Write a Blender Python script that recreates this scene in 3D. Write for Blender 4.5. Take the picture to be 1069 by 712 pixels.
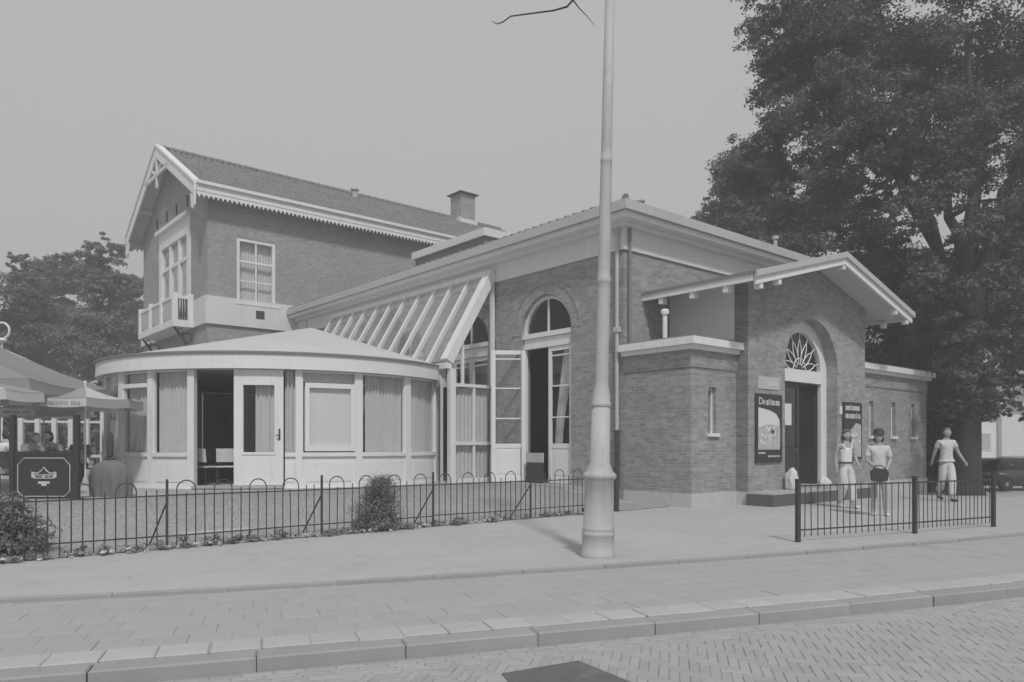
import bpy, bmesh, math, random
import numpy as np
from mathutils import Vector, Matrix
PI = math.pi
R = math.radians
random.seed(7)
for o in list(bpy.data.objects): bpy.data.objects.remove(o)
scene = bpy.context.scene
COL = scene.collection

# ---------------------------------------------------------------- camera
FPX, CXP, YH, HCAM = 784.0, 534.5, 465.0, 1.38
cd = bpy.data.cameras.new('camera'); cam = bpy.data.objects.new('camera', cd); COL.objects.link(cam)
cam.location = (0, 0, HCAM); cam.rotation_euler = (PI/2, 0, 0)
cd.sensor_width = 36; cd.lens = FPX/1069*36; cd.shift_y = (YH-356)/1069
cd.clip_start = .05; cd.clip_end = 3000
scene.camera = cam
# ---------------------------------------------------------------- light
SUN_AZ = Vector((.21, -.978)).normalized(); SUN_EL = R(50)
to_sun = Vector((SUN_AZ.x*math.cos(SUN_EL), SUN_AZ.y*math.cos(SUN_EL), math.sin(SUN_EL)))
w = bpy.data.worlds.new('World'); scene.world = w; w.use_nodes = True
nt = w.node_tree; nt.nodes.clear()
sky = nt.nodes.new('ShaderNodeTexSky'); sky.sky_type = 'NISHITA'; sky.sun_disc = False
sky.sun_elevation = SUN_EL; sky.sun_rotation = math.atan2(SUN_AZ.x, SUN_AZ.y)
sky.air_density = 1.0; sky.dust_density = 3.0
bw = nt.nodes.new('ShaderNodeRGBToBW')            # black-and-white film
mad = nt.nodes.new('ShaderNodeMath'); mad.operation = 'MULTIPLY_ADD'
mad.inputs[1].default_value = .10; mad.inputs[2].default_value = 4.25   # even summer haze over the clear sky
bg = nt.nodes.new('ShaderNodeBackground'); bg.inputs[1].default_value = .1
wo = nt.nodes.new('ShaderNodeOutputWorld')
nt.links.new(sky.outputs[0], bw.inputs[0]); nt.links.new(bw.outputs[0], mad.inputs[0])
nt.links.new(mad.outputs[0], bg.inputs[0]); nt.links.new(bg.outputs[0], wo.inputs[0])
sd = bpy.data.lights.new('sun', 'SUN'); sd.energy = 2.1; sd.angle = R(5.0); sd.color = (1, 1, 1)
so = bpy.data.objects.new('sun', sd); COL.objects.link(so)
so.rotation_euler = (-to_sun).to_track_quat('-Z', 'Y').to_euler()
so.location = (0, -5, 30)
vs = scene.view_settings; vs.view_transform = 'Standard'; vs.look = 'None'; vs.exposure = .18; vs.gamma = 1
vs.use_curve_mapping = False

# ---------------------------------------------------------------- frame of the building
U = Vector((925.5/FPX, 1)).normalized(); V = Vector((-U.y, U.x))
C = Vector((2.6746, 17.999)); TH = math.atan2(U.y, U.x)
def xy(u, v): return C + U*u + V*v
def uv(X, Y):
    q = Vector((X, Y)) - C; return q.dot(U), q.dot(V)
def gnd(px, py, z=0.0):
    D = FPX*(HCAM-z)/(py-YH); return Vector(((px-CXP)/FPX*D, D, z))
def atD(px, py, D): return Vector(((px-CXP)/FPX*D, D, HCAM-(py-YH)/FPX*D))
def ss(a, b, x):
    t = min(1, max(0, (x-a)/(b-a))); return t*t*(3-2*t)
def dip(X, Y): return -.5*ss(20, 29, Y)*ss(9, 14, X)
def lawn_z(v): return .012+.325*ss(-1.35, 3.4, v)

# ---------------------------------------------------------------- materials (greys: the photograph is black and white)
MATS = {}
def nodes_of(name):
    m = bpy.data.materials.new(name); m.use_nodes = True; MATS[name] = m
    return m, m.node_tree.nodes, m.node_tree.links, m.node_tree.nodes['Principled BSDF']
def gray(name, val, rough=.7, var=.12, scale=3.0, fine=.06, fscale=60, bump=.0, spec=.3, rnd=0.0, metal=0.0, streak=0.0, joints=0.0, stain=0.0):
    m, n, l, b = nodes_of(name)
    tc = n.new('ShaderNodeTexCoord')
    n1 = n.new('ShaderNodeTexNoise'); n1.inputs['Scale'].default_value = scale; n1.inputs['Detail'].default_value = 6
    n2 = n.new('ShaderNodeTexNoise'); n2.inputs['Scale'].default_value = fscale; n2.inputs['Detail'].default_value = 3
    l.new(tc.outputs['Object'], n1.inputs[0]); l.new(tc.outputs['Object'], n2.inputs[0])
    a = n.new('ShaderNodeMath'); a.operation = 'MULTIPLY_ADD'; a.inputs[1].default_value = 2*var; a.inputs[2].default_value = 1-var
    c = n.new('ShaderNodeMath'); c.operation = 'MULTIPLY_ADD'; c.inputs[1].default_value = 2*fine; c.inputs[2].default_value = 1-fine
    l.new(n1.outputs[0], a.inputs[0]); l.new(n2.outputs[0], c.inputs[0])
    p = n.new('ShaderNodeMath'); p.operation = 'MULTIPLY'; l.new(a.outputs[0], p.inputs[0]); l.new(c.outputs[0], p.inputs[1])
    q = n.new('ShaderNodeMath'); q.operation = 'MULTIPLY'; q.inputs[1].default_value = val; l.new(p.outputs[0], q.inputs[0])
    out = q.outputs[0]
    def mulin(o_):
        k_ = n.new('ShaderNodeMath'); k_.operation = 'MULTIPLY'; l.new(out, k_.inputs[0]); l.new(o_, k_.inputs[1]); return k_.outputs[0]
    def rampin(src_, lo, hi, v0_, v1_):
        mr = n.new('ShaderNodeMapRange'); mr.inputs[1].default_value = lo; mr.inputs[2].default_value = hi; mr.inputs[3].default_value = v0_; mr.inputs[4].default_value = v1_; l.new(src_, mr.inputs[0]); return mr.outputs[0]
    if streak:                      # rain streaks and grime
        mp = n.new('ShaderNodeMapping'); mp.inputs['Scale'].default_value = (5, 5, .5); l.new(tc.outputs['Object'], mp.inputs[0])
        ns = n.new('ShaderNodeTexNoise'); ns.inputs['Scale'].default_value = 1.3; ns.inputs['Detail'].default_value = 7; ns.inputs['Roughness'].default_value = .7; l.new(mp.outputs[0], ns.inputs[0])
        out = mulin(rampin(ns.outputs[0], .50, .75, 1.0, 1-streak))
    if stain:                       # blotches
        ns = n.new('ShaderNodeTexNoise'); ns.inputs['Scale'].default_value = 2.6; ns.inputs['Detail'].default_value = 5; ns.inputs['Distortion'].default_value = .6; l.new(tc.outputs['Object'], ns.inputs[0])
        out = mulin(rampin(ns.outputs[0], .58, .72, 1.0, 1-stain))
    if joints:                      # faint far tile joints
        mp = n.new('ShaderNodeMapping'); mp.inputs['Rotation'].default_value = (0, 0, -.36); l.new(tc.outputs['Object'], mp.inputs[0])
        bt = n.new('ShaderNodeTexBrick'); bt.inputs['Scale'].default_value = 1; bt.inputs['Brick Width'].default_value = .3; bt.inputs['Row Height'].default_value = .3; bt.inputs['Mortar Size'].default_value = .006; bt.inputs['Mortar Smooth'].default_value = .5
        bt.inputs['Color1'].default_value = (1,)*4; bt.inputs['Color2'].default_value = (.94, .94, .94, 1); bt.inputs['Mortar'].default_value = (1-joints,)*3+(1,); l.new(mp.outputs[0], bt.inputs[0]); out = mulin(bt.outputs['Color'])
    if rnd:
        oi = n.new('ShaderNodeObjectInfo')
        r = n.new('ShaderNodeMath'); r.operation = 'MULTIPLY_ADD'; r.inputs[1].default_value = 2*rnd; r.inputs[2].default_value = 1-rnd
        l.new(oi.outputs['Random'], r.inputs[0])
        r2 = n.new('ShaderNodeMath'); r2.operation = 'MULTIPLY'; l.new(out, r2.inputs[0]); l.new(r.outputs[0], r2.inputs[1]); out = r2.outputs[0]
    l.new(out, b.inputs['Base Color'])
    b.inputs['Roughness'].default_value = rough; b.inputs['Specular IOR Level'].default_value = spec
    b.inputs['Metallic'].default_value = metal
    if bump:
        bp = n.new('ShaderNodeBump'); bp.inputs['Strength'].default_value = bump; bp.inputs['Distance'].default_value = .01
        l.new(n2.outputs[0], bp.inputs['Height']); l.new(bp.outputs[0], b.inputs['Normal'])
    return m
def brick(name, c1, c2, mortar, patch=.22):
    m, n, l, b = nodes_of(name)
    tc = n.new('ShaderNodeTexCoord'); sx = n.new('ShaderNodeSeparateXYZ'); l.new(tc.outputs['Object'], sx.inputs[0])
    ad = n.new('ShaderNodeMath'); l.new(sx.outputs[0], ad.inputs[0]); l.new(sx.outputs[1], ad.inputs[1])
    cb = n.new('ShaderNodeCombineXYZ'); l.new(ad.outputs[0], cb.inputs[0]); l.new(sx.outputs[2], cb.inputs[1])
    bt = n.new('ShaderNodeTexBrick'); l.new(cb.outputs[0], bt.inputs[0])
    bt.inputs['Color1'].default_value = (c1,)*3+(1,); bt.inputs['Color2'].default_value = (c2,)*3+(1,); bt.inputs['Mortar'].default_value = (mortar,)*3+(1,)
    bt.inputs['Scale'].default_value = 1; bt.inputs['Mortar Size'].default_value = .007; bt.inputs['Brick Width'].default_value = .225
    bt.inputs['Row Height'].default_value = .068; bt.inputs['Mortar Smooth'].default_value = .3; bt.inputs['Bias'].default_value = -.1
    n1 = n.new('ShaderNodeTexNoise'); n1.inputs['Scale'].default_value = .55; n1.inputs['Detail'].default_value = 8; n1.inputs['Roughness'].default_value = .65
    l.new(tc.outputs['Object'], n1.inputs[0])
    n3 = n.new('ShaderNodeTexNoise'); n3.inputs['Scale'].default_value = 5.5; n3.inputs['Detail'].default_value = 8; n3.inputs['Roughness'].default_value = .75
    mp = n.new('ShaderNodeMapping'); mp.inputs['Scale'].default_value = (.9, .9, 1.3); l.new(tc.outputs['Object'], mp.inputs[0]); l.new(mp.outputs[0], n3.inputs[0])
    a = n.new('ShaderNodeMath'); a.operation = 'MULTIPLY_ADD'; a.inputs[1].default_value = 2*patch; a.inputs[2].default_value = 1-patch; l.new(n1.outputs[0], a.inputs[0])
    a3 = n.new('ShaderNodeMath'); a3.operation = 'MULTIPLY_ADD'; a3.inputs[1].default_value = 1.0; a3.inputs[2].default_value = .5; l.new(n3.outputs[0], a3.inputs[0])
    mm = n.new('ShaderNodeMath'); mm.operation = 'MULTIPLY'; l.new(a.outputs[0], mm.inputs[0]); l.new(a3.outputs[0], mm.inputs[1])
    mx = n.new('ShaderNodeVectorMath'); mx.operation = 'SCALE'; l.new(bt.outputs['Color'], mx.inputs[0]); l.new(mm.outputs[0], mx.inputs['Scale'])
    l.new(mx.outputs[0], b.inputs['Base Color'])
    b.inputs['Roughness'].default_value = .85; b.inputs['Specular IOR Level'].default_value = .2
    bp = n.new('ShaderNodeBump'); bp.inputs['Strength'].default_value = .5; bp.inputs['Distance'].default_value = .006; bp.invert = True
    l.new(bt.outputs['Fac'], bp.inputs['Height']); l.new(bp.outputs[0], b.inputs['Normal'])
    return m
def glass(name, tint=.97, base=.03, rough=.02, sky_paint=0.0):
    m, n, l, b = nodes_of(name); n.remove(b)
    t = n.new('ShaderNodeBsdfTransparent'); t.inputs[0].default_value = (tint,)*3+(1,)
    g = n.new('ShaderNodeBsdfGlossy'); g.inputs[0].default_value = (.95,)*3+(1,); g.inputs['Roughness'].default_value = rough
    lw = n.new('ShaderNodeLayerWeight'); lw.inputs[0].default_value = .5
    pw = n.new('ShaderNodeMath'); pw.operation = 'POWER'; pw.inputs[1].default_value = 4.0; l.new(lw.outputs['Facing'], pw.inputs[0])
    ad = n.new('ShaderNodeMath'); ad.operation = 'MULTIPLY_ADD'; ad.inputs[1].default_value = .7; ad.inputs[2].default_value = base; ad.use_clamp = True; l.new(pw.outputs[0], ad.inputs[0])
    src = t
    if sky_paint:  # diffuse white mixed into the panes imitates the pale sky they would reflect
        df_ = n.new('ShaderNodeBsdfDiffuse'); df_.inputs[0].default_value = (.75,)*3+(1,); md = n.new('ShaderNodeMixShader'); md.inputs[0].default_value = sky_paint
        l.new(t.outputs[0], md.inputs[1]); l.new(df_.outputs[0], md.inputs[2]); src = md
    mx = n.new('ShaderNodeMixShader'); l.new(ad.outputs[0], mx.inputs[0]); l.new(src.outputs[0], mx.inputs[1]); l.new(g.outputs[0], mx.inputs[2])
    l.new(mx.outputs[0], n['Material Output'].inputs[0]); return m
def leafmat(name, val, var=.35, trans=.35):
    m, n, l, b = nodes_of(name)
    tc = n.new('ShaderNodeTexCoord'); n1 = n.new('ShaderNodeTexNoise'); n1.inputs['Scale'].default_value = .9; n1.inputs['Detail'].default_value = 7
    l.new(tc.outputs['Object'], n1.inputs[0])
    a = n.new('ShaderNodeMath'); a.operation = 'MULTIPLY_ADD'; a.inputs[1].default_value = 2*var*val; a.inputs[2].default_value = val*(1-var); l.new(n1.outputs[0], a.inputs[0])
    l.new(a.outputs[0], b.inputs['Base Color']); b.inputs['Roughness'].default_value = .6; b.inputs['Specular IOR Level'].default_value = .25
    tr = n.new('ShaderNodeBsdfTranslucent'); l.new(a.outputs[0], tr.inputs[0])
    mx = n.new('ShaderNodeMixShader'); mx.inputs[0].default_value = trans; l.new(b.outputs[0], mx.inputs[1]); l.new(tr.outputs[0], mx.inputs[2])
    l.new(mx.outputs[0], n['Material Output'].inputs[0]); return m
gray('white', .75, .55, .06, 1.5, .03, streak=.12)
gray('white_old', .70, .6, .10, 1.2, .05, bump=.05, streak=.09)
gray('stucco', .80, .85, .10, .9, .05, 90, .15)
gray('band', .66, .8, .08, .7, .04, 90, .1, streak=.10)
gray('gutter', .48, .6, .12, 1.0, .05, streak=.12)
gray('soffit', .55, .8, .08, 1.0, .04)
brick('brick', .34, .235, .345, .34)
brick('brick_house', .345, .265, .345, .28)
brick('brick_dark', .25, .18, .27)
gray('roofing', .53, .85, .10, .8, .06, 60, .1)
gray('plinth', .50, .85, .15, 1.2, .06, bump=.2, stain=.15)
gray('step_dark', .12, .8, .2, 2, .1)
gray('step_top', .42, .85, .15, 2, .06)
gray('tile', .20, .75, .25, 1.6, .15, 14, .2)
gray('lead', .22, .6, .15, 2, .05)
gray('iron', .055, .55, .2, 8, .1, spec=.4)
gray('iron_post', .06, .6, .2, 8, .1)
gray('lamp_paint', .46, .6, .10, 3, .08, 40, .15, streak=.28, stain=.2)
gray('door_dark', .05, .4, .15, 3, .05)
gray('interior', .45, .9, .2, 1)
gray('interior_dark', .40, .9, .2, 1)
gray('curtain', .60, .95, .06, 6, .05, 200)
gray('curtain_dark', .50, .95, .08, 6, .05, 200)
gray('blind', .70, .8, .04, 2)
gray('road', .30, .9, .15, 1.5, .12, 80, .2)
gray('paver', .37, .9, .10, 3, .10, 120, .35, rnd=.08)
gray('paver_far', .37, .9, .16, 3, .12, 120, .35)
gray('tile_foot', .38, .9, .10, 1.2, .08, 120, .2, rnd=.03, stain=.08)
gray('tile_foot_far', .38, .9, .10, 1.2, .08, 120, .2, stain=.08)
gray('joint', .34, .95, .15, 3)
gray('kerb', .33, .85, .15, 3, .12, 90, .3, rnd=.05, stain=.18)
gray('kerb_slab', .44, .85, .10, 3, .10, 90, .2, rnd=.05, stain=.15)
gray('plate', .14, .8, .25, 5, .2, 60, .3, stain=-.35)
gray('pavement', .445, .92, .12, .5, .10, 45, .2, joints=.13, stain=.10)
gray('lawn', .36, .95, .15, 1.4, .08, 40, .1)
gray('earth', .22, .95, .2, 3, .2, 40, .3)
gray('terrace', .40, .9, .1, 1.2, .08)
gray('sign_dark', .045, .45, .1, 3)
gray('sign_light', .55, .6, .05, 3)
gray('skin', .36, .6, .04, 8)
gray('hair_dark', .05, .6, .2, 30)
gray('hair_fair', .15, .6, .2, 30)
gray('cloth_white', .72, .9, .10, 7, .08, 22, 1.0)
gray('cloth_pale', .58, .9, .10, 7, .08, 22, 1.0)
gray('cloth_print', .54, .9, .32, 24, .1, 22, 1.0)
gray('cloth_mid', .30, .9, .10, 7, .08, 22, 1.0)
gray('cloth_dark', .07, .9, .10, 7, .08, 22, 1.0)
gray('cover', .17, .85, .15, 5)
gray('bark', .05, .95, .3, 4, .25, 25, .6)
gray('car_dark', .045, .25, .05, 2, spec=.6)
gray('car_light', .35, .3, .05, 2, spec=.6)
gray('rubber', .03, .8, .1, 5)
gray('chrome', .5, .25, .05, 3, metal=.9)
gray('paper', .7, .7, .05, 4)
gray('poster_mid', .46, .7, .45, 14)
gray('bag_white', .66, .8, .08, 8)
gray('petal', .6, .8, .2, 20)
glass('glass', .98, .035)
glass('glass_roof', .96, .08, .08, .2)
glass('glass_car', .35, .06)
leafmat('parasol_light', .74, .05, .4); leafmat('parasol_mid', .46, .06, .4); leafmat('parasol_big', .40, .06, .4)
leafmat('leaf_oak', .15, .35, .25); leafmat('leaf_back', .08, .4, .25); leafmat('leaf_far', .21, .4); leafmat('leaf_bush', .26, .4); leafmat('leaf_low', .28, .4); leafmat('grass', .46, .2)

# ---------------------------------------------------------------- mesh helpers
class MB:
    def __init__(s): s.v = []; s.f = []
    def add(s, vs, fs):
        o = len(s.v); s.v += [tuple(p) for p in vs]; s.f += [tuple(i+o for i in q) for q in fs]; return s
    def box(s, x0, x1, y0, y1, z0, z1):
        x0, x1 = sorted((x0, x1)); y0, y1 = sorted((y0, y1)); z0, z1 = sorted((z0, z1))
        return s.add([(x0,y0,z0),(x1,y0,z0),(x1,y1,z0),(x0,y1,z0),(x0,y0,z1),(x1,y0,z1),(x1,y1,z1),(x0,y1,z1)],
                     [(0,3,2,1),(4,5,6,7),(0,1,5,4),(1,2,6,5),(2,3,7,6),(3,0,4,7)])
    def poly(s, pts): return s.add(pts, [tuple(range(len(pts)))])
    def prism(s, pts, d):                      # polygon (3D, planar) extruded by vector d
        n = len(pts); d = Vector(d); a = [Vector(p) for p in pts]; b = [p+d for p in a]
        fs = [tuple(reversed(range(n))), tuple(range(n, 2*n))]+[(i,(i+1)%n,n+(i+1)%n,n+i) for i in range(n)]
        return s.add(a+b, fs)
    def beam(s, p, q, wx, wz, up=(0,0,1)):      # rectangular bar
        p = Vector(p); q = Vector(q); d = (q-p).normalized(); up = Vector(up)
        a = d.cross(up)
        if a.length < 1e-4: a = d.cross(Vector((1,0,0)))
        a.normalize(); b = a.cross(d).normalized()
        c = [a*sx*wx/2+b*sz*wz/2 for sx, sz in ((-1,-1),(1,-1),(1,1),(-1,1))]
        return s.add([p+k for k in c]+[q+k for k in c], [(3,2,1,0),(4,5,6,7)]+[(i,(i+1)%4,4+(i+1)%4,4+i) for i in range(4)])
    def tube(s, pts, rad, n=6, caps=True):
        pts = [Vector(p) for p in pts]; m = len(pts)
        if not hasattr(rad, '__len__'): rad = [rad]*m
        o = len(s.v); a = None
        for i, p in enumerate(pts):
            d = (pts[min(i+1,m-1)]-pts[max(i-1,0)]).normalized()
            if a is None:
                a = d.cross(Vector((0,0,1)))
                if a.length < 1e-3: a = d.cross(Vector((0,1,0)))
            else: a = a-d*a.dot(d)
            a.normalize(); b = d.cross(a)
            for k in range(n):
                t = 2*PI*k/n; s.v.append(tuple(p+(a*math.cos(t)+b*math.sin(t))*rad[i]))
        for i in range(m-1):
            for k in range(n): s.f.append((o+i*n+k, o+i*n+(k+1)%n, o+(i+1)*n+(k+1)%n, o+(i+1)*n+k))
        if caps: s.f.append(tuple(o+k for k in reversed(range(n)))); s.f.append(tuple(o+(m-1)*n+k for k in range(n)))
        return s
    def lathe(s, prof, n=20, c=(0,0,0)):
        o = len(s.v)
        for r, z in prof:
            for k in range(n): t = 2*PI*k/n; s.v.append((c[0]+r*math.cos(t), c[1]+r*math.sin(t), c[2]+z))
        for i in range(len(prof)-1):
            for k in range(n): s.f.append((o+i*n+k, o+i*n+(k+1)%n, o+(i+1)*n+(k+1)%n, o+(i+1)*n+k))
        s.f.append(tuple(o+k for k in reversed(range(n)))); s.f.append(tuple(o+(len(prof)-1)*n+k for k in range(n)))
        return s
    def arc(s, c, r0, r1, a0, a1, z0, z1, n=0):  # curved box, angles in degrees
        n = n or max(1, int(abs(a1-a0)/3)+1); vs = []; fs = []
        for i in range(n+1):
            t = R(a0+(a1-a0)*i/n); ct, st = math.cos(t), math.sin(t)
            vs += [(c[0]+r*ct, c[1]+r*st, z) for r, z in ((r0,z0),(r1,z0),(r1,z1),(r0,z1))]
        for i in range(n):
            for k in range(4): fs.append((i*4+k, (i+1)*4+k, (i+1)*4+(k+1)%4, i*4+(k+1)%4))
        fs += [(0,1,2,3), tuple(n*4+k for k in (3,2,1,0))]
        return s.add(vs, fs)
ORG = {}
def link(o):
    COL.objects.link(o); return o
def tag(o, label=None, cat=None, group=None, kind=None):
    if label: o['label'] = label
    if cat: o['category'] = cat
    if group: o['group'] = group
    if kind: o['kind'] = kind
    return o
def thing(name, org, label, cat, group=None, rz=0.0, frame=None):
    """Empty at the base of a thing; frame 'b': org is (u, v, z) in the building's frame"""
    o = bpy.data.objects.new(name, None); link(o); o.empty_display_size = .2
    if frame == 'b':
        p = xy(org[0], org[1]); o.location = (p.x, p.y, org[2]); o.rotation_euler = (0, 0, TH)
    else: o.location = org; o.rotation_euler = (0, 0, rz)
    ORG[o.name] = Vector(org) if frame == 'b' or not rz else None
    if ORG[o.name] is None: ORG[o.name] = Vector((0,0,0))
    return tag(o, label, cat, group)
def mesh(name, mb, smooth=False):
    me = bpy.data.meshes.new(name); me.from_pydata(mb.v, [], mb.f); 
    bm = bmesh.new(); bm.from_mesh(me); bmesh.ops.recalc_face_normals(bm, faces=bm.faces); bm.to_mesh(me); bm.free()
    if smooth:
        for p in me.polygons: p.use_smooth = True
    me.update(); return me
def part(name, mb, mat, parent=None, smooth=False, kind=None, origin=None):
    """mesh object; vertices are given in the frame of the parent's thing"""
    me = mesh(name, mb, smooth); me.materials.append(MATS[mat])
    o = link(bpy.data.objects.new(name, me))
    if parent is not None:
        root = parent
        while root.parent: root = root.parent
        og = ORG.get(root.name, Vector((0,0,0)))
        me.transform(Matrix.Translation(-og)); o.parent = parent
        o['_sub'] = 1; del o['_sub']
    elif origin is not None:
        me.transform(Matrix.Translation(-Vector(origin))); o.location = origin
    if kind: o['kind'] = kind
    return o
def inst(name, me, parent, loc, rz=0.0):
    o = link(bpy.data.objects.new(name, me)); o.location = loc; o.rotation_euler = (0,0,rz); o.parent = parent; return o
def copy_tree(o, parent=None):
    c = o.copy(); link(c); c.parent = parent; ORG[c.name] = ORG.get(o.name, Vector((0,0,0)))
    for ch in o.children: copy_tree(ch, c)
    return c
def solidmesh(name, mb, mat, label=None, cat=None, kind='structure', smooth=False):
    o = part(name, mb, mat, None, smooth); tag(o, label, cat, None, kind); return o

# ================================================================ GROUND
# kerb curves fitted to the photograph: distance as a function of X
def yfront(X): return 5.91 + .352*X + .0052*X*X*(1 if abs(X) < 14 else 14/abs(X))
def yupper(X): return 8.18 + .372*X + .0095*X*X*(1 if abs(X) < 14 else 14/abs(X))
def strip(fn0, fn1, z0, z1, x0=-60, x1=80, n=140):
    m = MB()
    for i in range(n+1):
        X = x0+(x1-x0)*i/n; m.v += [(X, fn0(X), z0), (X, fn1(X), z1)]
    m.f = [(2*i, 2*i+2, 2*i+3, 2*i+1) for i in range(n)]
    return m
ZR, ZF = -.135, -.03
solidmesh('ground', MB().box(-900, 900, -400, 1500, -1.6, -.9), 'earth')
road = solidmesh('road', strip(lambda X: yfront(X)-.36-26, lambda X: yfront(X)-.30, ZR, ZR), 'road')
foot = solidmesh('footway', strip(lambda X: yfront(X)-.1, lambda X: yupper(X)+.05, ZF-.004, ZF-.004), 'joint')
# upper pavement and everything behind it: one sheet on a grid
m = MB(); xs = [-60+i*1.5 for i in range(94)]; T = [0, .004, .02, .05, .09, .14, .2, .27, .35, .45, .55, .7, .85, 1]
for X in xs:
    for t in T: Y = yupper(X)+t*(120-yupper(X)); m.v.append((X, Y, dip(X, Y)))
k = len(T)
m.f = [(i*k+j, (i+1)*k+j, (i+1)*k+j+1, i*k+j+1) for i in range(len(xs)-1) for j in range(k-1)]
for i in range(len(xs)-1):      # the low step down to the footway
    a, b = m.v[i*k], m.v[(i+1)*k]; m.add([a, b, (b[0], b[1], -.1), (a[0], a[1], -.1)], [(0,1,2,3)])
pav = solidmesh('pavement', m, 'pavement')
# low kerb strip between pavement and footway, each stone its own
def along(fn, X, off=0.0):
    e = .01; d = Vector((1, (fn(X+e)-fn(X-e))/(2*e))).normalized(); nrm = Vector((-d.y, d.x))
    p = Vector((X, fn(X)))+nrm*off; return p, math.atan2(d.y, d.x)
def rowstones(parent, name, fn, off, L, wdt, z0, z1, mat, xa, xb, gap=.008, jit=.004, bev=.006):
    me = mesh(name, bevbox(L-gap, wdt, z1-z0, bev)); me.materials.append(MATS[mat]); X = xa
    while X < xb:
        p, a = along(fn, X, off)
        o = inst(name, me, parent, (p.x+random.gauss(0, jit), p.y+random.gauss(0, jit), (z0+z1)/2+random.gauss(0, jit*.6)), a+random.gauss(0, .003))
        X += L*math.cos(a)
def bevbox(L, W, H, b):
    x, y, z = L/2, W/2, H/2; m = MB()
    m.add([(-x,-y,-z),(x,-y,-z),(x,y,-z),(-x,y,-z),(-x,-y,z-b),(x,-y,z-b),(x,y,z-b),(-x,y,z-b),(-x+b,-y+b,z),(x-b,-y+b,z),(x-b,y-b,z),(-x+b,y-b,z)],
          [(3,2,1,0)]+[(i,(i+1)%4,4+(i+1)%4,4+i) for i in range(4)]+[(4+i,4+(i+1)%4,8+(i+1)%4,8+i) for i in range(4)]+[(8,9,10,11)])
    return m
kerb = solidmesh('kerb', strip(lambda X: yfront(X)-.33, lambda X: yfront(X)+.2, ZR-.02, ZR-.02), 'joint')
rowstones(kerb, 'kerb_stone', yfront, -.21, 1.0, .20, ZR-.1, ZF+.0, 'kerb', -9, 20, .004, .003, .012)
rowstones(kerb, 'kerb_slab', yfront, .04, .335, .285, ZF-.05, ZF+.006, 'kerb_slab', -9, 20, .008)
gut = solidmesh('gutter_row', strip(lambda X: yfront(X)-.64, lambda X: yfront(X)-.30, ZR+.001, ZR+.001), 'joint')
for off_ in (-.36, -.43, -.50, -.57): rowstones(gut, 'gutter_brick', yfront, off_, .201, .065, ZR-.04, ZR+.008, 'paver', -3.2+random.random()*.1, 8.4, .003, .0015)
rowstones(pav, 'edging_stone', yupper, .03, 1.0, .08, -.09, .012, 'kerb', -11, 24, .012)
# footway tiles: the nearest 300 one by one, the others joined
tiles = []
for r in range(9):
    X = -12.0-r*.115
    while X < 24:
        p, a = along(yfront, X, .04+.1425+.012+.15+r*.302)
        if p.y < yupper(p.x)+.1: tiles.append((p.x, p.y, a))
        X += .302*math.cos(a)
def inview(t): return abs(t[0]/max(t[1], .1)) < .72
tiles.sort(key=lambda t: (not inview(t), t[1]))
tm = mesh('paving_tile', bevbox(.298, .298, .04, .003)); tm.materials.append(MATS['tile_foot'])
for x, y, a in tiles[:300]: inst('paving_tile', tm, foot, (x, y, ZF-.02+random.gauss(0, .0015)), a+random.gauss(0, .004))
m = MB()
for x, y, a in tiles[300:]:
    b = bevbox(.298, .298, .04, .003); M = Matrix.Translation((x, y, ZF-.02+random.gauss(0, .0015))) @ Matrix.Rotation(a, 4, 'Z')
    m.add([M @ Vector(q) for q in b.v], b.f)
part('paving_tiles', m, 'tile_foot_far', foot, kind='stuff')
# road of clinker bricks in herringbone
br = []
ca = R(78)
WB = .0672
for i in range(-150, 170):
    for j in range(-150, 150):
        k6 = (i-j) % 6
        if k6 == 0: cx_, cy_, rot = (i+1.5)*WB, (j+.5)*WB, 0
        elif k6 == 5: cx_, cy_, rot = (i+.5)*WB, (j+1.5)*WB, PI/2
        else: continue
        X = cx_*math.cos(ca)-cy_*math.sin(ca)+1.5; Y = cx_*math.sin(ca)+cy_*math.cos(ca)+5.2
        if Y < yfront(X)-.60 and Y > 3.6 and -4 < X < 9: br.append((X, Y, ca+rot))
br.sort(key=lambda t: (not (inview(t) and t[1] > 4.5), t[1]))
bmh = mesh('paver_brick', bevbox(.1985, .0645, .05, .004)); bmh.materials.append(MATS['paver'])
for x, y, a in br[:300]: inst('paver_brick', bmh, road, (x, y, ZR+.007-.025+random.gauss(0, .0016)), a+random.gauss(0, .012))
m = MB()
for x, y, a in br[300:]:
    b = bevbox(.1985, .0645, .05, .004); M = Matrix.Translation((x, y, ZR+.007-.025+random.gauss(0, .0016))) @ Matrix.Rotation(a+random.gauss(0, .012), 4, 'Z')
    m.add([M @ Vector(q) for q in b.v], b.f)
part('paver_bricks', m, 'paver_far', road, kind='stuff')
# dark plate in the road
q = [gnd(x, y, ZR+.012) for x, y in ((604, 692), (527, 704), (470, 760), (760, 760), (664, 712))]
q = [gnd(604, 691.5, ZR), gnd(524, 705, ZR), gnd(575, 770, ZR), gnd(700, 731, ZR)]
m = MB().prism([(p.x, p.y, ZR-.02) for p in q], (0, 0, .034))
pl = part('inspection_cover', m, 'plate', None, origin=(q[0].x, q[0].y, ZR)); tag(pl, 'dark worn square inspection cover set in the brick road', 'cover')
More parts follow.
